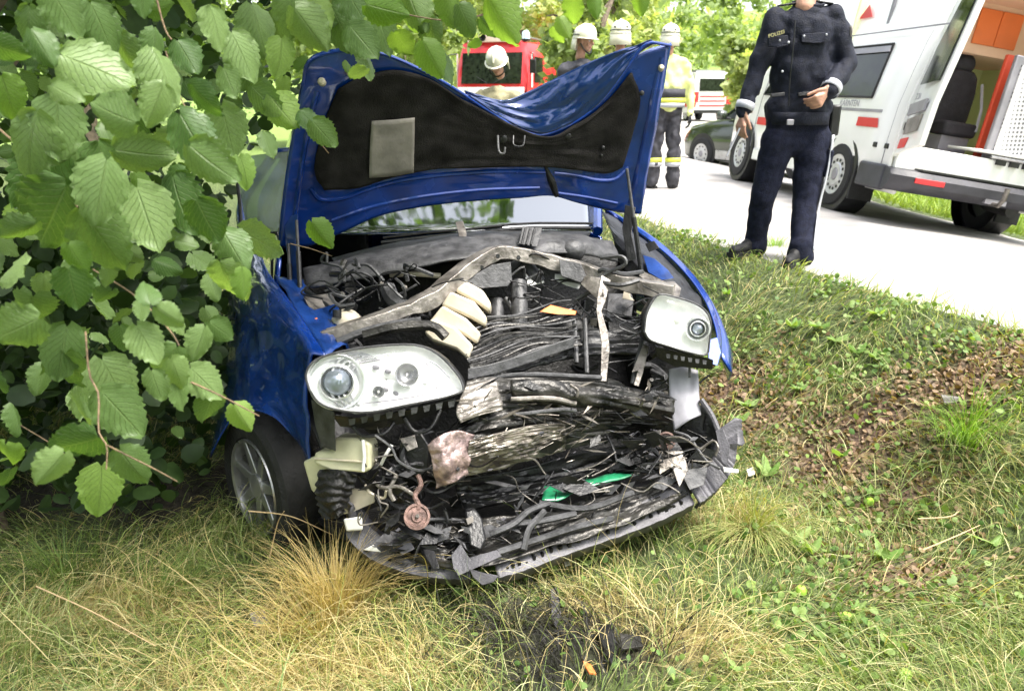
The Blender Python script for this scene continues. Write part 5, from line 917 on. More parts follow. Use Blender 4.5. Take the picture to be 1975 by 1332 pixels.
# --- firefighters
def fireman(label, Y, top, cx, feet, face, jac, tro, lean=0, group=None, tape=True, wide=1., arms=((-.26, -.02), (.26, -.02)), neckc='helm', hs=1.):
    """standing or stooping person, helmet top at pixel row top, feet z"""
    p = PY(cx, top, Y); zt = p.z; h = (zt - feet) / 1.05; hs = .88 * hs; base = Vector((p.x - lean * .4, Y, feet)); root = empty('person', base, label, 'person', group)
    def j(x, y, z): return base + Vector((x * h / 1.8 + lean * .5 * z, y, z * h))
    tb = B()
    for s in (-1, 1): tb.capsule(j(s * .09, 0, .50), j(s * .11, -.02, .27), .105, .08, 1); tb.capsule(j(s * .11, -.02, .27), j(s * .12, .0, .05), .08, .085, 1)
    tb.capsule(j(-.07, 0, .52), j(.07, 0, .52), .14, .14, .9); t_ = flesh('trousers', tb, M[tro], root, .018, 4, .03)
    jb = B(); jb.capsule(j(0, 0, .56), j(0, 0, .66), .185 * wide, .19 * wide, .75); jb.capsule(j(0, 0, .66), j(0, 0, .78), .19 * wide, .16 * wide, .72); jb.capsule(j(-.15, 0, .80), j(.15, 0, .80), .075, .075, 1)
    for s, (ex, ey) in zip((-1, 1), arms):
        jb.capsule(j(s * .19, 0, .79), j(s * .27, ey, .63), .072, .06, 1); jb.capsule(j(s * .27, ey, .63), j(ex, ey * 3 - .05, .49), .06, .05, 1)
        hb = B(); hand(hb, j(ex, ey * 3 - .05, .49), Vector((0, -.1, -1)), Vector((0, -1, 0)), 1.1, .4, Vector((-s, 0, 0))); flesh('hand', hb, M['skin' if not tape else 'black'], root, .009, 2)
    jk_ = flesh('jacket', jb, M[jac], root, .018, 4, .03)
    if tape:
        for z_, m, w in ((.545, 'refl', .05), (.575, 'yelt', .05)): obj('reflective_band', B().loft([[j(0, 0, z_) + Vector((math.cos(a) * .196 * wide, math.sin(a) * .152 * wide, dz)) for a in np.linspace(0, 2 * math.pi, 28, endpoint=False)] for dz in (-w / 2, w / 2)], cap=False), M[m], jk_, solid=.01)
        for s in (-1, 1):
            for z_, m in ((.195, 'yelt'), (.165, 'refl')): obj('reflective_band', B().lathe(j(s * .115, -.005, z_) - Vector((0, 0, .025)), (0, 0, 1), [(0, .094), (.05, .094)], 20, cap=False), M[m], t_, solid=.008)
    for s in (-1, 1): shoe(j(s * .12, 0, 0) + Vector((0, 0, .02)), (s * .5 - .2 if face[1] > 0 else s * .3, -1 if face[1] < 0 else .8), root, 'boot', .30, .055)
    head(root, j(0, -.0, 0) + Vector((0, 0, zt - feet - .19 * hs - .005)), face, hs, neckc, False)
    return root, j
f1, j1 = fireman('person in helmet and pale yellow jacket seen from behind on the road', 9.85, 44, 1296, .60, (.3, 1, 0), 'vest', 'fire', .02, 'firefighters on the road', wide=1.08)
obj('dark_jacket_band', B().loft([[j1(0, 0, .62) + Vector((math.cos(a) * .207, math.sin(a) * .162, dz)) for a in np.linspace(0, 2 * math.pi, 28, endpoint=False)] for dz in (-.05, .05)], cap=False), M['fire'], f1, solid=.01)
fireman('person in helmet and dark jacket turned sideways behind the bonnet', 8.6, 46, 1128, .55, (.8, -.6, -.1), 'fire', 'fire', -.02, 'firefighters on the road', tape=False)
fireman('person in white helmet seen from behind, mostly hidden by the bonnet', 8.8, 37, 1198, .58, (.1, 1, 0), 'fire', 'fire', 0, 'firefighters on the road', tape=False)
fireman('person in pale helmet and khaki jacket bending down before the fire engine', 8.4, 88, 958, tz(-.2, 8.4), (-.2, -.8, -.55), 'khaki', 'khaki', 0, 'firefighters on the road', tape=False)
# ---------------------------------------------------------------- trees and bushes behind
LM = leafmat('tree_foliage', True, tr=.5)
def crown(name, blobs, n, ls, c1, c2, parent, seed, stretch=1.):
    g = np.random.default_rng(seed); nb = len(blobs); w = np.array([b[3] ** 2 for b in blobs]); w = w / w.sum()
    k = g.choice(nb, n, p=w); C0 = np.array([b[:3] for b in blobs])[k]; Rr = np.array([b[3] for b in blobs])[k]
    d = g.normal(size=(n, 3)); d /= np.linalg.norm(d, axis=1)[:, None]; rad = Rr * g.uniform(.25, 1.05, n) ** .55
    # sub-clumps: pull leaves towards random clump centres
    m = max(8, n // 55); cc = g.integers(0, n, m); ctr = C0[cc] + d[cc] * rad[cc][:, None]; pick = g.integers(0, m, n)
    pos = ctr[pick] + g.normal(size=(n, 3)) * (Rr[cc][pick] * .17)[:, None]
    pos[:, 2] = (pos[:, 2])
    nrm = g.normal(size=(n, 3)) + np.array([0, -.5, .9]); nrm /= np.linalg.norm(nrm, axis=1)[:, None]
    u = np.cross(nrm, g.normal(size=(n, 3))); u /= np.linalg.norm(u, axis=1)[:, None]; v = np.cross(nrm, u)
    s = ls * g.uniform(.55, 1.3, n)[:, None]; e = s * .62
    V = np.stack([pos - u * s, pos - v * e + nrm * s * .12, pos + u * s, pos + v * e + nrm * s * .12], 1).reshape(-1, 3)
    Fq = np.arange(4 * n).reshape(n, 4); t = (g.uniform(size=m)[pick] * .6 + g.uniform(size=n) * .4)[:, None]
    Cc = np.array(c1) * (1 - t) + np.array(c2) * t; Cc = np.repeat(Cc, 4, 0)
    me = npmesh(name, V, Fq, LM, Cc); return obj(name, me, LM, parent)
def tree(x, y, h, r, label, seed, trunk=.12, c1=(.08, .15, .03), c2=(.22, .34, .07), n=7000, ls=.11, low=.25, kind='tree', nt=1, group='trees lining the far side'):
    z = tz(x, y) - .05; rr = random.Random(seed); root = empty(kind, (x, y, z), label, 'tree' if kind == 'tree' else 'bush', group)
    for k in range(nt):
        ox = (k - (nt - 1) / 2) * .5 + rr.uniform(-.1, .1)
        pts = [Vector((x + ox + rr.uniform(-.2, .2) * i, y + rr.uniform(-.2, .2) * i, z + h * .8 * i / 5)) for i in range(6)]
        tk = obj('trunk' if kind == 'tree' else 'stem', B().tube(pts, [trunk * 1.3, trunk, trunk * .8, trunk * .6, trunk * .4, trunk * .2], 9, 16), M['bark'], root)
        if kind == 'tree':
            for i in range(5):
                p = pts[1 + i % 4]; q = p + Vector((rr.uniform(-1, 1), rr.uniform(-1, 1), rr.uniform(.3, .9))) * r * .7; obj('limb', B().tube([p, (p + q) / 2 + Vector((0, 0, .2)), q], [trunk * .45, trunk * .3, trunk * .12], 7, 8), M['bark'], root)
    bl = []
    for i in range(13):
        a = rr.uniform(0, 6.28); q = rr.uniform(.1, .8) * r; zz = z + h * rr.uniform(low, .95); f = 1 - .45 * abs((zz - z) / h - .55); bl.append((x + q * math.cos(a) * f, y + q * math.sin(a) * f, zz, r * rr.uniform(.3, .52)))
    crown('crown' if kind == 'tree' else 'foliage', bl, n, ls, c1, c2, root, seed); return root
br = dict(c1=(.24, .31, .11), c2=(.5, .55, .25)); dk = dict(c1=(.04, .08, .018), c2=(.12, .2, .045)); mi = dict(c1=(.17, .24, .08), c2=(.4, .47, .2))
T = [(1.7, 19.5, 8, 1.3, 'slim pair of light trunks with hanging bright leaves behind the helmets', .09, mi, 2), (.2, 31, 10, 3.4, 'tall bright tree behind the fire engine', .2, br, 1), (-5.2, 22, 9, 3.5, 'broad green tree left of the fire engine', .2, mi, 1), (4.2, 33, 9, 3.2, 'mid green tree between the helmets and the far road', .2, mi, 1),
     (-9.5, 18, 9, 4, 'dark tree deep behind the hazel bush', .25, dk, 1), (5.5, 44, 11, 4.2, 'pale tree left of the far van', .2, br, 1), (6, 78, 15, 6, 'large tree on the slope above the far van', .3, mi, 1), (29, 66, 14, 6, 'round tree on the slope right of the far van', .3, br, 1),
     (18.5, 40, 6, 2.6, 'light green roadside tree beside the dark car', .15, br, 1), (21, 50, 12, 5, 'tall tree behind the ambulance front', .25, mi, 1), (27, 40, 12, 5.5, 'wide tree hidden behind the ambulance roof', .25, mi, 1), (0, 56, 14, 6, 'hazy tree at the bend beyond the fire engine', .3, br, 1), (-8, 48, 14, 6, 'tree at the bend left of the fire engine', .3, mi, 1), (-18, 40, 13, 6, 'dark tree at the left wood edge', .3, dk, 1)]
for i, (x, y, h, r, lb, tk, cc, nt) in enumerate(T): tree(x, y, h, r, lb, 100 + i, tk, n=9000 if y < 35 else 7000, ls=.05 + y * .0034, nt=nt, **cc, low=.12)
for i, (x, y, h, r, lb, cc) in enumerate([(8.4, 27, 2.6, 1.5, 'pale roadside bush right of the far van', br), (10.2, 33, 3.6, 1.9, 'taller bush behind the pale roadside bush', mi), (-2.6, 20, 3, 1.8, 'bush left of the fire engine cab', mi), (3.6, 29, 3.2, 1.8, 'bright bush right of the fire engine cab', br), (12.5, 24, 3, 2.2, 'low bush behind the ambulance', mi), (5.6, 52, 3, 2.2, 'low dark hedge bush left of the far van', dk)]):
    tree(x, y, h, r, lb, 200 + i, .04, n=5000, ls=.07 + y * .0025, kind='bush', low=.05, group='bushes along the road', **cc)
# far wooded hillside that reads as one mass
for i, (x, y, h, r) in enumerate([(-7, -9, 11, 5), (2, -13, 12, 5.5), (10, -9, 10, 4.5), (-13, 0, 11, 5), (17, -2, 10, 4.5), (14, 6.5, 8, 3.2)]): tree(x, y, h, r, ['big tree behind the viewpoint to the left', 'big tree straight behind the viewpoint', 'tree behind the viewpoint to the right', 'tree far left beside the viewpoint', 'tree far right beside the viewpoint', 'tree beyond the ambulance on the right'][i], 300 + i, .25, n=5000, ls=.28, low=.12, group='trees around the viewpoint', **mi)
def wood():
    g = np.random.default_rng(9); bl = []
    for i in range(170):
        x = g.uniform(-70, 110); y = g.uniform(84, 130); bl.append((x, y, float(terr(x, y)) + g.uniform(1, 8), g.uniform(2.5, 5)))
    o = crown('distant_woodland', bl, 60000, .5, (.2, .27, .11), (.42, .5, .24), None, 77); tag(o, 'far wooded hillside closing the view', 'woodland', kind='stuff')
wood()
# hanging spray of a nearer tree over the bonnet
# ---------------------------------------------------------------- hazel bush on the left
def hazel_mesh(name, seed, fold=.25, nu=8, nv=18):
    rr = random.Random(seed); rows = []; uv = []
    for j in range(nv + 1):
        v = j / nv; w = .46 * (math.sin(math.pi * min(1, v ** .82 * .985 + .012)) ** .62) * (1 - .25 * v); w *= 1 + (.07 if j % 2 else -.05) * (1 if 0 < j < nv else 0)
        row = []
        for i in range(nu + 1):
            u = (i / nu - .5) * 2; x = u * w; y = v - .10 * (1 - v) * abs(u) * 1.0 + .03 * rr.uniform(-1, 1) * abs(u) ** 3
            vv = ((v - .45 * abs(u) * .5) * 9) % 1; pl = .014 * (abs(vv - .5) * 2) * min(1, abs(u) * 2)
            z = -fold * abs(x) + pl - (.12 + .12 * (seed % 4)) * v * v + .10 * math.sin(v * 3 + seed) * u * .3 + .05 * rr.uniform(-1, 1) * abs(u) ** 4
            if abs(fold) > 0: z += .06 * math.sin(u * 2.2 + seed * 1.3)
            row.append(Vector((x, y, z))); uv.append((u, v))
        rows.append(row)
    b = B().grid(rows); me = b.mesh(name, HZ, True, 180); l = me.uv_layers.new(name='UVMap')
    for lp_ in me.loops: l.data[lp_.index].uv = uv[lp_.vertex_index]
    return me
HZ = leafmat('hazel_leaf', False, (.07, .14, .035), (.22, .32, .12), .42, True, .42)
HZB = leafmat('hazel_leaf_bright', False, (.13, .24, .04), (.24, .36, .09), .5, True, .5)
HZ0 = HZ; LMs = [hazel_mesh('leaf', k, f) for k, f in enumerate((.2, .35, .1, .5, .28, .15))]
HZ = HZB; LMb = [hazel_mesh('leaf', k + 20, f) for k, f in enumerate((.2, .4, .1))]; HZ = HZ0
bush = empty('hazel_bush', (-2.3, 2.6, tz(-2.3, 2.6)), 'leafy hazel bush with large pleated leaves hanging over the left side of the car', 'bush')
NL = [0]
def leaf(p, tip, size, tilt=(0, 0), bright=False, droop=0):
    """tip: picture angle of the leaf tip (0 right, 90 down); tilt (about width, about length)"""
    a = R(tip); y = (RT * math.cos(a) - UP * math.sin(a)); n = (CAM - p).normalized(); x = y.cross(n).normalized(); n = x.cross(y)
    Mx = Matrix((x, y, n)).transposed() @ Matrix.Rotation(R(tilt[1]), 3, 'Y') @ Matrix.Rotation(R(tilt[0]), 3, 'X')
    me = (LMb if bright else LMs)[NL[0] % (3 if bright else 6)]
    o = bpy.data.objects.new('leaf', me); col.objects.link(o); o.parent = bush; c = p - Mx @ Vector((0, .5, 0)) * size
    o.matrix_basis = bush.matrix_basis.inverted() @ (Matrix.Translation(c) @ Mx.to_4x4() @ Matrix.Scale(size, 4)); NL[0] += 1
# leaves one can pick out: centre x, y, length in px, tip angle, bright?
HL = [(190, 135, 130, 20, 0), (320, 150, 105, 60, 0), (210, 218, 100, 200, 0), (370, 258, 105, 60, 0), (438, 255, 95, 80, 0), (408, 318, 100, 45, 0), (110, 250, 115, 90, 0), (80, 90, 70, 60, 0), (20, 100, 70, 40, 0), (45, 285, 130, 110, 0), (70, 350, 130, 130, 0), (280, 300, 100, 20, 0), (205, 335, 110, 60, 0), (195, 370, 120, 100, 0), (95, 430, 170, 115, 0), (200, 470, 130, 60, 0), (280, 420, 130, 70, 0),
      (345, 395, 110, 75, 0), (400, 430, 90, 80, 0), (450, 480, 85, 60, 0), (445, 550, 95, 80, 0), (470, 550, 60, 70, 1), (500, 470, 90, 30, 0), (300, 205, 80, 110, 0), (140, 560, 85, 90, 0), (60, 600, 90, 110, 0), (25, 640, 110, 150, 0), (120, 680, 100, 100, 0), (130, 725, 130, 160, 0), (145, 790, 110, 180, 0), (140, 860, 110, 160, 0), (95, 908, 80, 130, 0), (195, 948, 95, 92, 1), (255, 905, 85, 60, 0), (235, 800, 110, 50, 0), (225, 745, 110, 60, 0),
      (402, 790, 72, 100, 0), (468, 808, 60, 60, 1), (285, 560, 55, 260, 0), (325, 610, 55, 40, 0), (285, 665, 80, 60, 0), (235, 655, 55, 90, 0), (345, 625, 50, 30, 0), (385, 665, 65, 110, 0), (320, 700, 75, 120, 0), (345, 725, 70, 60, 0), (400, 740, 80, 40, 0), (430, 640, 60, 40, 0), (210, 535, 45, 90, 0), (200, 575, 50, 120, 0), (150, 530, 60, 70, 0), (150, 500, 60, 70, 1), (275, 600, 40, 90, 0), (300, 745, 60, 80, 0), (350, 765, 60, 60, 0),
      (15, 880, 60, 100, 1), (20, 190, 80, 60, 1), (50, 50, 70, 100, 0), (130, 30, 90, 50, 0), (200, 60, 95, 60, 0), (275, 8, 50, 80, 0), (180, 310, 80, 30, 0), (335, 350, 60, 100, 0), (385, 190, 70, 50, 0), (440, 160, 60, 70, 0), (470, 110, 90, 60, 0), (420, 60, 80, 60, 0), (500, 60, 90, 70, 0), (545, 110, 70, 90, 1), (545, 215, 80, 50, 1), (510, 195, 80, 40, 0), (475, 330, 60, 60, 1), (520, 280, 50, 70, 0), (600, 60, 90, 60, 0), (560, 30, 80, 90, 0), (660, 50, 80, 60, 0), (700, 80, 80, 50, 0), (740, 60, 90, 60, 0),
      (620, 20, 70, 60, 1), (800, 20, 80, 70, 0), (780, 90, 60, 60, 1), (840, 70, 60, 60, 0), (835, 115, 70, 60, 1), (860, 130, 60, 60, 0), (870, 20, 70, 60, 1), (962, 35, 105, 60, 1), (900, 40, 60, 60, 0), (750, 20, 80, 20, 1), (690, 15, 80, 50, 0), (1105, 25, 50, 90, 1), (1150, 15, 40, 70, 1), (1235, 10, 40, 90, 1), (1075, 70, 35, 70, 1), (1090, 55, 40, 60, 1), (620, 455, 60, 60, 1), (625, 260, 60, 55, 0), (600, 235, 50, 40, 0), (30, 450, 80, 150, 0), (10, 520, 90, 180, 0), (240, 110, 80, 80, 0), (250, 250, 80, 100, 0), (125, 180, 60, 30, 0), (360, 110, 70, 60, 0), (300, 90, 60, 80, 0)]
rl = random.Random(3)
for x, y, s, a, bf in HL:
    d = 1.35 + rl.uniform(-.12, .35) if x < 480 else (1.9 if y < 330 else 2.5)
    if x > 600 and y < 150: d = 2.0 + rl.uniform(-.1, .3)
    leaf(P(x, y, d), a, s / 1500 * d * 1.04, (rl.uniform(-42, 14), rl.uniform(-38, 38)), bool(bf))
# deeper layers fill the volume; region of the picture they occupy
def inreg(x, y, pad_=0):
    lim = np.interp(y, [-60, 60, 110, 200, 300, 420, 470, 520, 560, 640, 720, 780, 830, 900, 960, 1010], [980, 930, 850 if 1 else 0, 560, 520, 455, 470, 500, 480, 450, 420, 430, 380, 320, 250, 120])
    if y < 110 and x > 560: return y < np.interp(x, [560, 600, 700, 800, 900, 960], [110, 92, 78, 115, 140, 60]) - pad_
    return x < lim - pad_
cnt = 0
while cnt < 175:
    x, y = rl.uniform(-60, 960), rl.uniform(-60, 960)
    if not inreg(x, y, 22): continue
    if y > 560 and x > 250 and rl.random() < .5: continue
    if y > 620 and rl.random() < .55: continue
    d = rl.uniform(1.7, 2.7) if x < 500 else rl.uniform(2.1, 2.9)
    s = rl.uniform(.045, .09) * (1.0 if x < 560 else .9)
    leaf(P(x, y, d), rl.gauss(70, 45), s, (rl.uniform(-65, 30), rl.uniform(-60, 60)), rl.random() < (.12 if x < 500 else .4)); cnt += 1
# small-leaf mass behind and above (more than 300 leaves: one object)
def leafmass(name, pts, size, seed, parent, mt, c1, c2, tipdown=.5):
    g = np.random.default_rng(seed); n = len(pts); pos = np.array(pts)
    n3 = g.normal(size=(n, 3)) * .8 + np.array([.1, -.5, .9]); n3 /= np.linalg.norm(n3, axis=1)[:, None]
    y = g.normal(size=(n, 3)) + np.array([.4, -.3, -tipdown]); y -= n3 * (y * n3).sum(1)[:, None]; y /= np.linalg.norm(y, axis=1)[:, None]; x = np.cross(y, n3)
    s = (size * g.uniform(.6, 1.25, n))[:, None]
    prof = [(0, -.0), (-.3, .12), (-.42, .4), (-.3, .75), (0, 1.0), (.3, .75), (.42, .4), (.3, .12)]; mid = [(0, .35), (0, .7)]
    Vv = [pos + s * (x * a + y * (b - .5) - n3 * (.25 * abs(a) + .15 * b * b)) for a, b in prof + mid]
    V = np.stack(Vv, 1).reshape(-1, 3); k = np.arange(n)[:, None] * 10
    quads = np.concatenate([k + np.array([q]) for q in ((0, 8, 2, 1), (8, 9, 3, 2), (9, 4, 4, 3) if 0 else (9, 4, 3, 9), (0, 7, 6, 8), (8, 6, 5, 9)) if len(set(q)) == 4]); tris = np.concatenate([k + np.array([q]) for q in ((9, 4, 3), (9, 5, 4))])
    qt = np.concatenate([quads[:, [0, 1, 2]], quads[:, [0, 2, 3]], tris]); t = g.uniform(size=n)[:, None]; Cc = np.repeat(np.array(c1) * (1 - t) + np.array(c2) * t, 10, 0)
    return obj(name, npmesh(name, V, qt, mt, Cc), mt, parent)
HM = leafmat('hazel_foliage', True, tr=.4)
pts = []
while len(pts) < 5200:
    x, y = rl.uniform(-500, 760), rl.uniform(-900, 900)
    if not inreg(max(x, 0), max(-60, y), 30): continue
    if y > 700 and rl.random() < .7: continue
    d = rl.uniform(2.7, 5.5)
    if x > 430: d = rl.uniform(4.2, 6.5) if y > -60 else rl.uniform(2.2, 5)
    p = P(x, y, d)
    if p.z < tz(p.x, p.y) + .12 or (p.x > -1.05 and p.y > 2.4 and p.y < 7.5 and p.z < 1.75): continue
    pts.append(p)
tries = 0
while len(pts) < 8600 and tries < 60000:
    tries += 1
    x, y = rl.uniform(-300, 470), rl.uniform(380, 985)
    if x > np.interp(y, [380, 640, 760, 900, 985], [440, 450, 440, 420, 330]): continue
    p = P(x, y, rl.uniform(3.1, 7.5))
    if p.z < tz(p.x, p.y) + .03 or p.x > -1.12: continue
    pts.append(p)
leafmass('foliage', pts, .095, 5, bush, HM, (.016, .036, .010), (.06, .11, .03)).__setitem__('kind', 'stuff')  # greens set darker to put the bush's inner shade into the leaves
# canopy over the bush, out of frame, added to shade it
pts = []
while len(pts) < 11000:
    p = Vector((rl.uniform(-5.5, .15), rl.uniform(1.8, 7.5), rl.uniform(2.0, 4.2)))
    q = p - CAM; zc_ = q.dot(FW)
    if zc_ > 0:
        sx, sy = IW / 2 + q.x / zc_ * F, IH / 2 - q.dot(UP) / zc_ * F
        if sx > 380 and sy > -40: continue
    if p.z < 2.5 + .3 * math.sin(p.x * 2) and rl.random() < .3: continue
    pts.append(p)
leafmass('shade_canopy', pts, .12, 6, bush, HM, (.03, .07, .015), (.14, .24, .05)).__setitem__('kind', 'stuff')
for k in range(9):
    a = k * .7; b0 = Vector((-2.5 + .25 * math.cos(a), 2.9 + .3 * math.sin(a), tz(-2.4, 2.9) - .05)); e = Vector((rl.uniform(-3.6, -1.1), rl.uniform(1.6, 5), rl.uniform(1.6, 3.2)))
    obj('stem', B().tube([b0, b0.lerp(e, .45) + Vector((-.15, 0, .4)), e], [.035, .022, .008], 8, 14), M['bark'], bush)
for q, r in (([(165, 640, 1.6), (172, 720, 1.5), (190, 760, 1.42), (190, 830, 1.4), (206, 860, 1.38), (205, 905, 1.37)], .003), ([(206, 858, 1.38), (250, 880, 1.4), (300, 905, 1.42), (342, 928, 1.44)], .0025), ([(365, 735, 1.5), (430, 765, 1.5), (500, 802, 1.5)], .0028), ([(180, 520, 1.7), (260, 570, 1.55), (330, 640, 1.5), (360, 700, 1.5)], .003),
             ([(320, 100, 1.8), (340, 170, 1.6), (370, 230, 1.5)], .003), ([(480, 105, 2.1), (540, 80, 2.1), (575, 66, 2.1)], .003), ([(540, 205, 2.3), (580, 232, 2.4), (634, 296, 2.5)], .004), ([(560, 470, 2.5), (600, 480, 2.6), (640, 494, 2.7)], .003), ([(0, 250, 1.8), (90, 330, 1.6), (150, 400, 1.5)], .004), ([(300, -10, 1.9), (320, 60, 1.8), (345, 90, 1.7)], .004), ([(40, 820, 1.8), (90, 850, 1.7), (130, 880, 1.6)], .002), ([(540, -20, 2.2), (700, 10, 2.2), (860, 40, 2.2), (960, 20, 2.2)], .004), ([(880, 60, 2.2), (930, 30, 2.2), (985, 50, 2.2)], .003)):
    obj('twig', B().tube([P(*k) for k in q], [r * .7, r * .6, r * .4], 6, 14), M['twig'], bush)
print('hazel leaves', NL[0])
# ---------------------------------------------------------------- grass, straw, debris
GMt = leafmat('grass_blades', True, tr=.35, rough=.55)
def carfree(x, y):
    """under the car nothing grows tall"""
    dx, dy = x - CO.x, y - CO.y; a = dx * CU.x + dy * CU.y; b = dx * CB.x + dy * CB.y
    return (np.abs(a) < .8) & (b > .02) & (b < 4.2)
def blades(name, n, rx, ry, L, wd, cols, keep, seed, flat=.6, swirl=1., K=5, label=None, parent=None, bend=1., dens=None):
    g = np.random.default_rng(seed); x = g.uniform(*rx, n); y = ry[0] * (ry[1] / ry[0]) ** g.uniform(0, 1, n)
    k = g.uniform(size=n) < keep(x, y); x, y = x[k], y[k]; n = len(x); z = terr(x, y) - .01
    fld = 1.9 * np.sin(x * 1.7 + y * 1.1) + 1.3 * np.sin(y * 2.9 - x * .9 + 1) + 2.1 * np.sin(x * .6 - 2 * y + .5)
    az = fld * swirl + g.normal(0, .75, n); L = g.uniform(L[0], L[1], n) * (.7 + .5 * g.uniform(size=n)); el = R(90) - g.uniform(0, 1, n) ** .6 * R(80) * flat
    tw = az + g.normal(0, .8, n); pos = np.stack([x, y, z], 1); pts = [pos]; seg = L / (K - 1); e = el.copy(); a = az.copy(); droop = g.uniform(.15, .75, n) * bend * flat * 1.2; turn = g.normal(0, .22, n)
    for i in range(K - 1):
        d = np.stack([np.cos(e) * np.cos(a), np.cos(e) * np.sin(a), np.sin(e)], 1); nx_ = pts[-1] + d * seg[:, None]
        gz = terr(nx_[:, 0], nx_[:, 1]) + .004 + .02 * g.uniform(size=n); nx_[:, 2] = np.maximum(nx_[:, 2], gz); pts.append(nx_); e = e - droop; a = a + turn
    w = g.uniform(wd[0], wd[1], n) * (1 + np.clip(y - 2, 0, 12) * .18); sd_ = np.stack([np.cos(tw), np.sin(tw), .15 * g.normal(size=n)], 1); V = []
    for i, p in enumerate(pts):
        f = (1 - (i / (K - 1)) ** 1.6) * .5 * w + .0002; V += [p - sd_ * f[:, None], p + sd_ * f[:, None]]
    V = np.stack(V, 1).reshape(-1, 3); b = np.arange(n)[:, None] * (2 * K); Fq = np.concatenate([b + np.array([[2 * i, 2 * i + 1, 2 * i + 3, 2 * i + 2]]) for i in range(K - 1)])
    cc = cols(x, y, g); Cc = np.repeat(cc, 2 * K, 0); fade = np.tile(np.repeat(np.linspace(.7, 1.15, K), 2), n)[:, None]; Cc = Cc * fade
    me = npmesh(name, V, Fq, GMt, Cc); o = obj(name, me, GMt, parent); return o
G1, G2, G3 = np.array([.10, .17, .04]), np.array([.28, .34, .10]), np.array([.56, .54, .29]); S1, S2 = np.array([.40, .32, .13]), np.array([.68, .56, .3])
def patchy(x, y): return .5 + .5 * np.sin(x * 3.1 + 1.7 * np.sin(y * 2.3)) * np.sin(y * 3.7 + x * 1.3)
def gcols(x, y, g):
    t = np.clip(patchy(x, y) * .6 + g.uniform(size=len(x)) * .6 - .1, 0, 1)[:, None]; c = G1 * (1 - t) + G2 * t
    s = np.clip(zone(ZY, x, y) * .9 + .16, 0, 1); m = g.uniform(size=len(x)) < s; c[m] = (S1 + (S2 - S1) * g.uniform(size=(m.sum(), 1)))
    m = (g.uniform(size=len(x)) < .16); c[m] = G3
    bz = zone(ZB, x, y); m = g.uniform(size=len(x)) < bz * 1.1; c[m] = np.array([.03, .028, .024]); return c * g.uniform(.75, 1.25, (len(x), 1))
onverge = lambda x, y: ((xe(y) - x) > -.06 + .05 * np.sin(y * 9)) & ~carfree(x, y)
def kmain(x, y): return onverge(x, y) * (1 - .93 * np.clip(zone(ZSHADE, x, y) * 1.3, 0, 1)) * (1 - .92 * np.clip(zone(ZS, x, y) * 1.3 * (.35 + .9 * (np.sin(x * 13 + y * 4) * np.sin(y * 15 - x * 5) > -.25)), 0, 1)) * (.35 + .65 * np.clip((xe(y) - x) * 3 + .4, 0, 1))
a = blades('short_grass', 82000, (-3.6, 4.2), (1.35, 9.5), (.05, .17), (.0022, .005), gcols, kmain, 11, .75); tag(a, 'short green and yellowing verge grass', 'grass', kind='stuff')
def klong(x, y): return onverge(x, y) * (1 - .93 * np.clip(zone(ZSHADE, x, y) * 1.3, 0, 1)) * np.clip(.25 + .8 * patchy(x * .9, y * 1.1) - .9 * zone(ZS, x, y) + zone(ZY, x, y) * .6 - .7 * sst((x - xe(y) + .9) / .6), 0, 1)
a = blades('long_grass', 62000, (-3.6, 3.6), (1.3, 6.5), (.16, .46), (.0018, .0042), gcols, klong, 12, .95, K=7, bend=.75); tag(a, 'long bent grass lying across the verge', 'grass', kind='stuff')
def scols(x, y, g): c = S1 + (S2 - S1) * g.uniform(size=(len(x), 1)); m = g.uniform(size=len(x)) < .3; c[m] = np.array([.34, .38, .1]); return c
a = blades('dry_straw', 26000, (-2.6, 2.6), (1.3, 3.2), (.15, .45), (.0016, .003), scols, lambda x, y: onverge(x, y) * zone(ZY, x, y), 13, .98, K=7, bend=.6, swirl=.6); tag(a, 'dry straw coloured grass in matted swathes', 'straw', kind='stuff')
a = blades('meadow_grass', 45000, (3.5, 16), (5, 30), (.12, .35), (.006, .012), lambda x, y, g: (np.array([.18, .28, .05]) + g.uniform(size=(len(x), 1)) * np.array([.16, .14, .05])), lambda x, y: (x > xr(y) + .03) * 1.0, 14, .6, K=4); tag(a, 'bright meadow grass beyond the road', 'grass', kind='stuff')
a = blades('roadside_grass', 16000, (-.5, 3.4), (1.5, 12), (.06, .18), (.003, .006), lambda x, y, g: (np.array([.22, .3, .05]) + g.uniform(size=(len(x), 1)) * np.array([.2, .16, .06])), lambda x, y: (np.abs(xe(y) - x - .12) < .2) * 1.0, 15, .6, K=4, swirl=.4); tag(a, 'yellow green grass fringe along the asphalt edge', 'grass', kind='stuff')
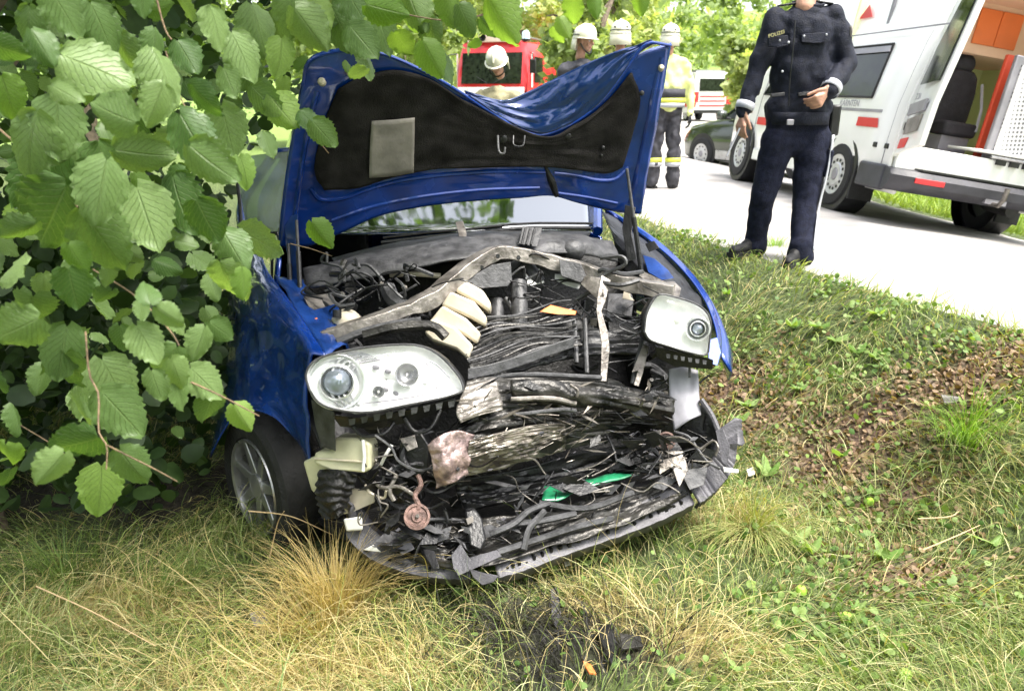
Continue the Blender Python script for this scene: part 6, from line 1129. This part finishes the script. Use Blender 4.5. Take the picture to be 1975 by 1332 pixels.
# straw tuft leaning on the car corner
def tuft(px0, py0, n, L, sp, seed, label, cA, cB, up=1.1, lean=(0, 0)):
    z = .02; p = PZ(px0, py0, z); g = random.Random(seed); b = B(); z0 = tz(p.x, p.y)
    for k in range(n):
        a = g.uniform(0, 6.28); r0 = abs(g.gauss(0, sp)); s = Vector((p.x + r0 * math.cos(a), p.y + r0 * math.sin(a) * .7, z0 - .01)); l_ = L * g.uniform(.5, 1.15); d = Vector((math.cos(a) * .35 + lean[0] + g.gauss(0, .15), math.sin(a) * .3 + lean[1] + g.gauss(0, .12), up)).normalized()
        q = [s]; 
        for i in range(5): q.append(q[-1] + d * l_ / 5); d = (d + Vector((d.x * .25 + g.gauss(0, .05), d.y * .2 + g.gauss(0, .05), -.12 - .1 * i * g.random()))).normalized()
        w = g.uniform(.0012, .0026); sd_ = Vector((math.cos(a + 1.5), math.sin(a + 1.5), 0))
        b.grid([[v - sd_ * w * (1 - i / 6) for i, v in enumerate(q)], [v + sd_ * w * (1 - i / 6) for i, v in enumerate(q)]])
    V = np.array(b.v); Fq = np.array(b.f); t = np.random.default_rng(seed).uniform(size=(n, 1)); Cc = np.repeat(np.array(cA) * (1 - t) + np.array(cB) * t, 12, 0)
    o = obj('grass_tuft', npmesh('grass_tuft', V, Fq, GMt, Cc), GMt); tag(o, label, 'grass tuft'); return o
tuft(650, 1150, 420, .36, .07, 1, 'straw yellow grass tuft standing up against the left corner of the torn bumper', (.38, .28, .1), (.62, .5, .24), 1.3)
tuft(610, 1190, 260, .26, .10, 2, 'lower pale straw tuft left of the tall one by the bumper', (.36, .28, .1), (.6, .48, .22), 1.0, (-.2, 0))
tuft(1840, 960, 240, .34, .07, 3, 'fresh green arching grass tuft at the right edge of the soil patch', (.12, .25, .03), (.3, .45, .08), 1.0, (-.2, -.3))
tuft(1450, 1010, 320, .36, .10, 4, 'long grass tuft combed down below the right end of the bumper', (.22, .27, .07), (.45, .42, .18), .7, (-.2, -.5))
tuft(1480, 620, 160, .16, .07, 5, 'bright green grass tuft on the slope right of the headlight', (.16, .32, .03), (.34, .5, .08), 1.2)
tuft(120, 1060, 200, .28, .12, 6, 'green grass tuft in the shade under the hazel leaves', (.06, .12, .025), (.18, .26, .06), 1.1)
tuft(300, 1090, 160, .24, .12, 7, 'arching green tuft left of the front wheel', (.06, .13, .025), (.2, .28, .07), 1.0, (.3, 0))
tuft(30, 1200, 140, .26, .12, 8, 'tuft of pale green stalks at the left picture edge', (.15, .22, .06), (.4, .4, .2), .9, (.4, .1))
tuft(1000, 1190, 180, .14, .10, 9, 'dark trampled grass tuft below the bumper break', (.05, .05, .04), (.2, .2, .1), .7)
# single dry stalks
for i, (q, lb) in enumerate((([(520, 1075, .05), (535, 1010, .2), (548, 985, .3)], 'tall reddish dry stalk beside the front wheel'), ([(480, 985, .22), (560, 995, .22), (640, 1030, .15)], 'long thin stalk arching in front of the wheel'), ([(70, 1130, .06), (180, 1180, .08), (300, 1245, .06)], 'long straw stalk lying across the left grass'), ([(1780, 1060, .3), (1840, 1035, .33), (1890, 1012, .34)], 'straight dry stalk on the right slope'), ([(1770, 1000, .3), (1830, 996, .32), (1850, 985, .33)], 'short dry stalk below the soil patch'), ([(760, 1120, .05), (790, 1095, .09), (800, 1110, .05)], 'bent straw in front of the bumper'))):
    o = obj('dry_stalk', B().tube([PZ(a, b, z) for a, b, z in q], [.0028, .0022, .0012], 6, 12), mat('stalk_straw', (.5, .36, .2), .8)); tag(o, lb, 'stalk')
# broad weed leaves in the verge
WLm = leafmat('weed_leaf', False, (.16, .3, .05), (.34, .45, .16), .4, True, .5)
HZ = WLm; WM_ = [hazel_mesh('leaf', 40 + k, f, 4, 8) for k, f in enumerate((.3, .1))]; HZ = HZ0
def onground(px_, py_, up=0.):
    z = .1
    for _ in range(14):
        p = PZ(px_, py_, z); z = .5 * z + .5 * (tz(p.x, p.y) + up)
    return p
def weed(px_, py_, n, size, label, seed, el=.35):
    p = onground(px_, py_); root = empty('broadleaf_weed', p, label, 'weed', 'weeds growing in the verge grass'); g = random.Random(seed); size *= .8; el = g.uniform(.2, 1.3)
    for k in range(n):
        a = k * 6.283 / n + g.uniform(-.5, .5); d = Vector((math.cos(a), math.sin(a), el + g.uniform(-.1, .4))).normalized(); x = d.cross(Vector((0, 0, 1))).normalized(); nn = x.cross(d); s = size * g.uniform(.7, 1.2)
        o = bpy.data.objects.new('leaf', WM_[k % 2]); col.objects.link(o); o.parent = root; o.matrix_basis = root.matrix_basis.inverted() @ (Matrix.Translation(p + Vector((0, 0, .03))) @ Matrix((x * .55, d, nn)).transposed().to_4x4() @ Matrix.Scale(s, 4))
for i, (a, b, n, s, lb) in enumerate([(1480, 925, 4, .12, 'bright narrow-leaved weed right of the bumper end'), (1530, 1050, 3, .13, 'weed with two pale upright leaves below the bumper end'), (1560, 1075, 3, .12, 'flat bright green leaf weed under the pale one'), (1610, 665, 4, .10, 'pale broadleaf weed in the middle of the slope'), (1690, 700, 4, .10, 'silvery pale weed right of the slope middle'), (1650, 690, 4, .08, 'small yellowish weed between the pale weeds'), (1530, 640, 4, .09, 'green weed near the right fender'), (1580, 640, 5, .10, 'fresh weed up the slope towards the officer'),
    (1910, 1060, 2, .09, 'single broad leaf low on the right'), (1700, 1085, 3, .09, 'pale lance leaves right of centre bottom'), (1420, 1305, 3, .08, 'green leaf at the lower picture edge'), (1100, 1085, 3, .06, 'small yellow sprout under the bumper'), (1130, 1100, 3, .05, 'tiny pale sprout beside the yellow one'), (1420, 820, 5, .09, 'leafy weed beside the bumper end'), (1440, 790, 5, .08, 'small leafy weed near the wheel arch'), (1620, 890, 2, .09, 'long pale leaf on the soil'), (1690, 615, 5, .08, 'low weed near the asphalt edge'), (1400, 575, 5, .07, 'low weed behind the fender'), (1680, 960, 5, .07, 'dark green cluster beside the green fruit'), (1650, 1190, 5, .06, 'dark green cluster beside the lower fruit'), (1850, 870, 4, .08, 'weed below the right soil patch'), (1540, 760, 5, .07, 'small weed above the soil patch')]): weed(a, b, n, s, lb, i)
for i, (a, b, lb) in enumerate(((1676, 966, 'small green round fruit right of the bumper end'), (1633, 1190, 'green round fruit in the lower right grass'), (1745, 1300, 'green round fruit at the bottom right edge'), (1545, 1138, 'dull green fruit half hidden in long grass'))):
    p = onground(a, b, .02); o = empty('fallen_fruit', p, lb, 'fruit', 'green fruits lying in the grass'); obj('fruit_body', B().lathe(p - Vector((0, 0, .02)), (0, 0, 1), [(0, .006), (.003, .014), (.012, .021), (.024, .021), (.034, .014), (.037, .005)], 18), mat('green_fruit_skin', (.3, .5, .06), .35, 0, (60, .2)), o); obj('fruit_stalk', B().tube([p + Vector((0, 0, .016)), p + Vector((.004, 0, .032))], .0015), M['twig'], o)
# soil crumbs
def crumbs():
    g = np.random.default_rng(21); n = 5200; x = g.uniform(.6, 3.2, n); y = g.uniform(1.6, 5.5, n); k = g.uniform(size=n) < zone(ZS, x, y) * 1.2; x, y = x[k], y[k]; n = len(x); z = terr(x, y)
    s = g.uniform(.004, .016, n)[:, None]; base = np.array([[1, 0, 0], [0, 1, 0], [-1, 0, 0], [0, -1, 0], [0, 0, 1], [0, 0, -.6]]); V = (np.stack([x, y, z + .004], 1)[:, None, :] + base[None] * s[:, None] * g.uniform(.5, 1.3, (n, 6, 1))).reshape(-1, 3)
    f = np.array([[0, 1, 4], [1, 2, 4], [2, 3, 4], [3, 0, 4], [1, 0, 5], [2, 1, 5], [3, 2, 5], [0, 3, 5]]); Fq = (np.arange(n)[:, None, None] * 6 + f[None]).reshape(-1, 3); t = g.uniform(size=(n, 1)); Cc = np.repeat(np.array([.09, .055, .035]) * (1 - t) + np.array([.3, .2, .13]) * t, 6, 0)
    o = obj('soil_crumbs', npmesh('soil_crumbs', V, Fq, GM, Cc), GM); tag(o, 'loose brown crumbs of torn up soil', 'soil', kind='stuff')
crumbs()
# low broad-leaved ground cover and brown leaf litter
g_ = random.Random(31); pc, pl_ = [], []
while len(pc) < 4200:
    x_, y_ = g_.uniform(-.2, 3.3), g_.uniform(1.5, 6.5); s_ = float(xe(y_)) - x_
    if s_ < .02 or carfree(np.array(x_), np.array(y_)) or g_.random() > .15 + .85 * (math.sin(x_ * 6 + 2 * math.sin(y_ * 5)) * math.sin(y_ * 7 + x_ * 2) > .15): continue
    if float(zone(ZS, x_, y_)) > .5 and g_.random() < .8: continue
    if x_ < .6 and y_ < 2.4 and g_.random() < .7: continue
    pc.append(Vector((x_, y_, tz(x_, y_) + g_.uniform(.005, .06))))
while len(pl_) < 3600:
    p = g_.choice(ZS)[0]; x_, y_ = p.x + g_.gauss(0, .22), p.y + g_.gauss(0, .17)
    if x_ > float(xe(y_)) or x_ < .55: continue
    pl_.append(Vector((x_, y_, tz(x_, y_) + g_.uniform(.002, .018))))
a = leafmass('ground_cover', pc, .030, 41, None, GMt, (.07, .15, .03), (.26, .36, .10), .0); tag(a, 'low broad-leaved plants growing among the grass of the bank', 'ground cover', kind='stuff')
a = leafmass('leaf_litter', pl_, .028, 42, None, GMt, (.09, .055, .03), (.40, .28, .17), .1); tag(a, 'brown leaf litter and torn roots on the bare soil', 'leaf litter', kind='stuff')
# small wreck debris on the grass
for i, (q, m, lb) in enumerate(([[(1062, 1135), (1076, 1130), (1082, 1180), (1072, 1210), (1064, 1190)], 'lip', 'narrow grey plastic splinter below the bumper'], [[(1122, 1272), (1140, 1280), (1150, 1298), (1136, 1295)], 'orange', 'small orange brown fragment at the bottom'], [[(1150, 1210), (1180, 1200), (1190, 1240), (1180, 1280), (1165, 1250)], 'black', 'torn black rubber scrap near the bottom'],
    [[(1195, 1220), (1235, 1225), (1240, 1245), (1200, 1250)], 'crumple', 'crinkled dark foil scrap right of the rubber scrap'], [[(1084, 1066), (1096, 1062), (1100, 1086), (1090, 1090)], 'white', 'white plastic chip at the bumper edge'], [[(1440, 905), (1452, 900), (1456, 912), (1444, 916)], 'white', 'white chip in the grass by the bumper end'], [[(480, 1180), (510, 1175), (520, 1200), (490, 1205)], 'label', 'pale crumpled scrap in the left straw'], [[(1815, 760), (1850, 765), (1845, 775), (1822, 776)], 'steel', 'dull metal bit on the soil at the right'])):
    z = tz(*onground(*q[0]).xy); o = obj('debris_scrap', B().prism([PZ(a, b, z + .03 + .01 * (k % 2)) for k, (a, b) in enumerate(q)], Vector((0, 0, -.008))), M[m], bevel=.001); tag(o, lb, 'debris')
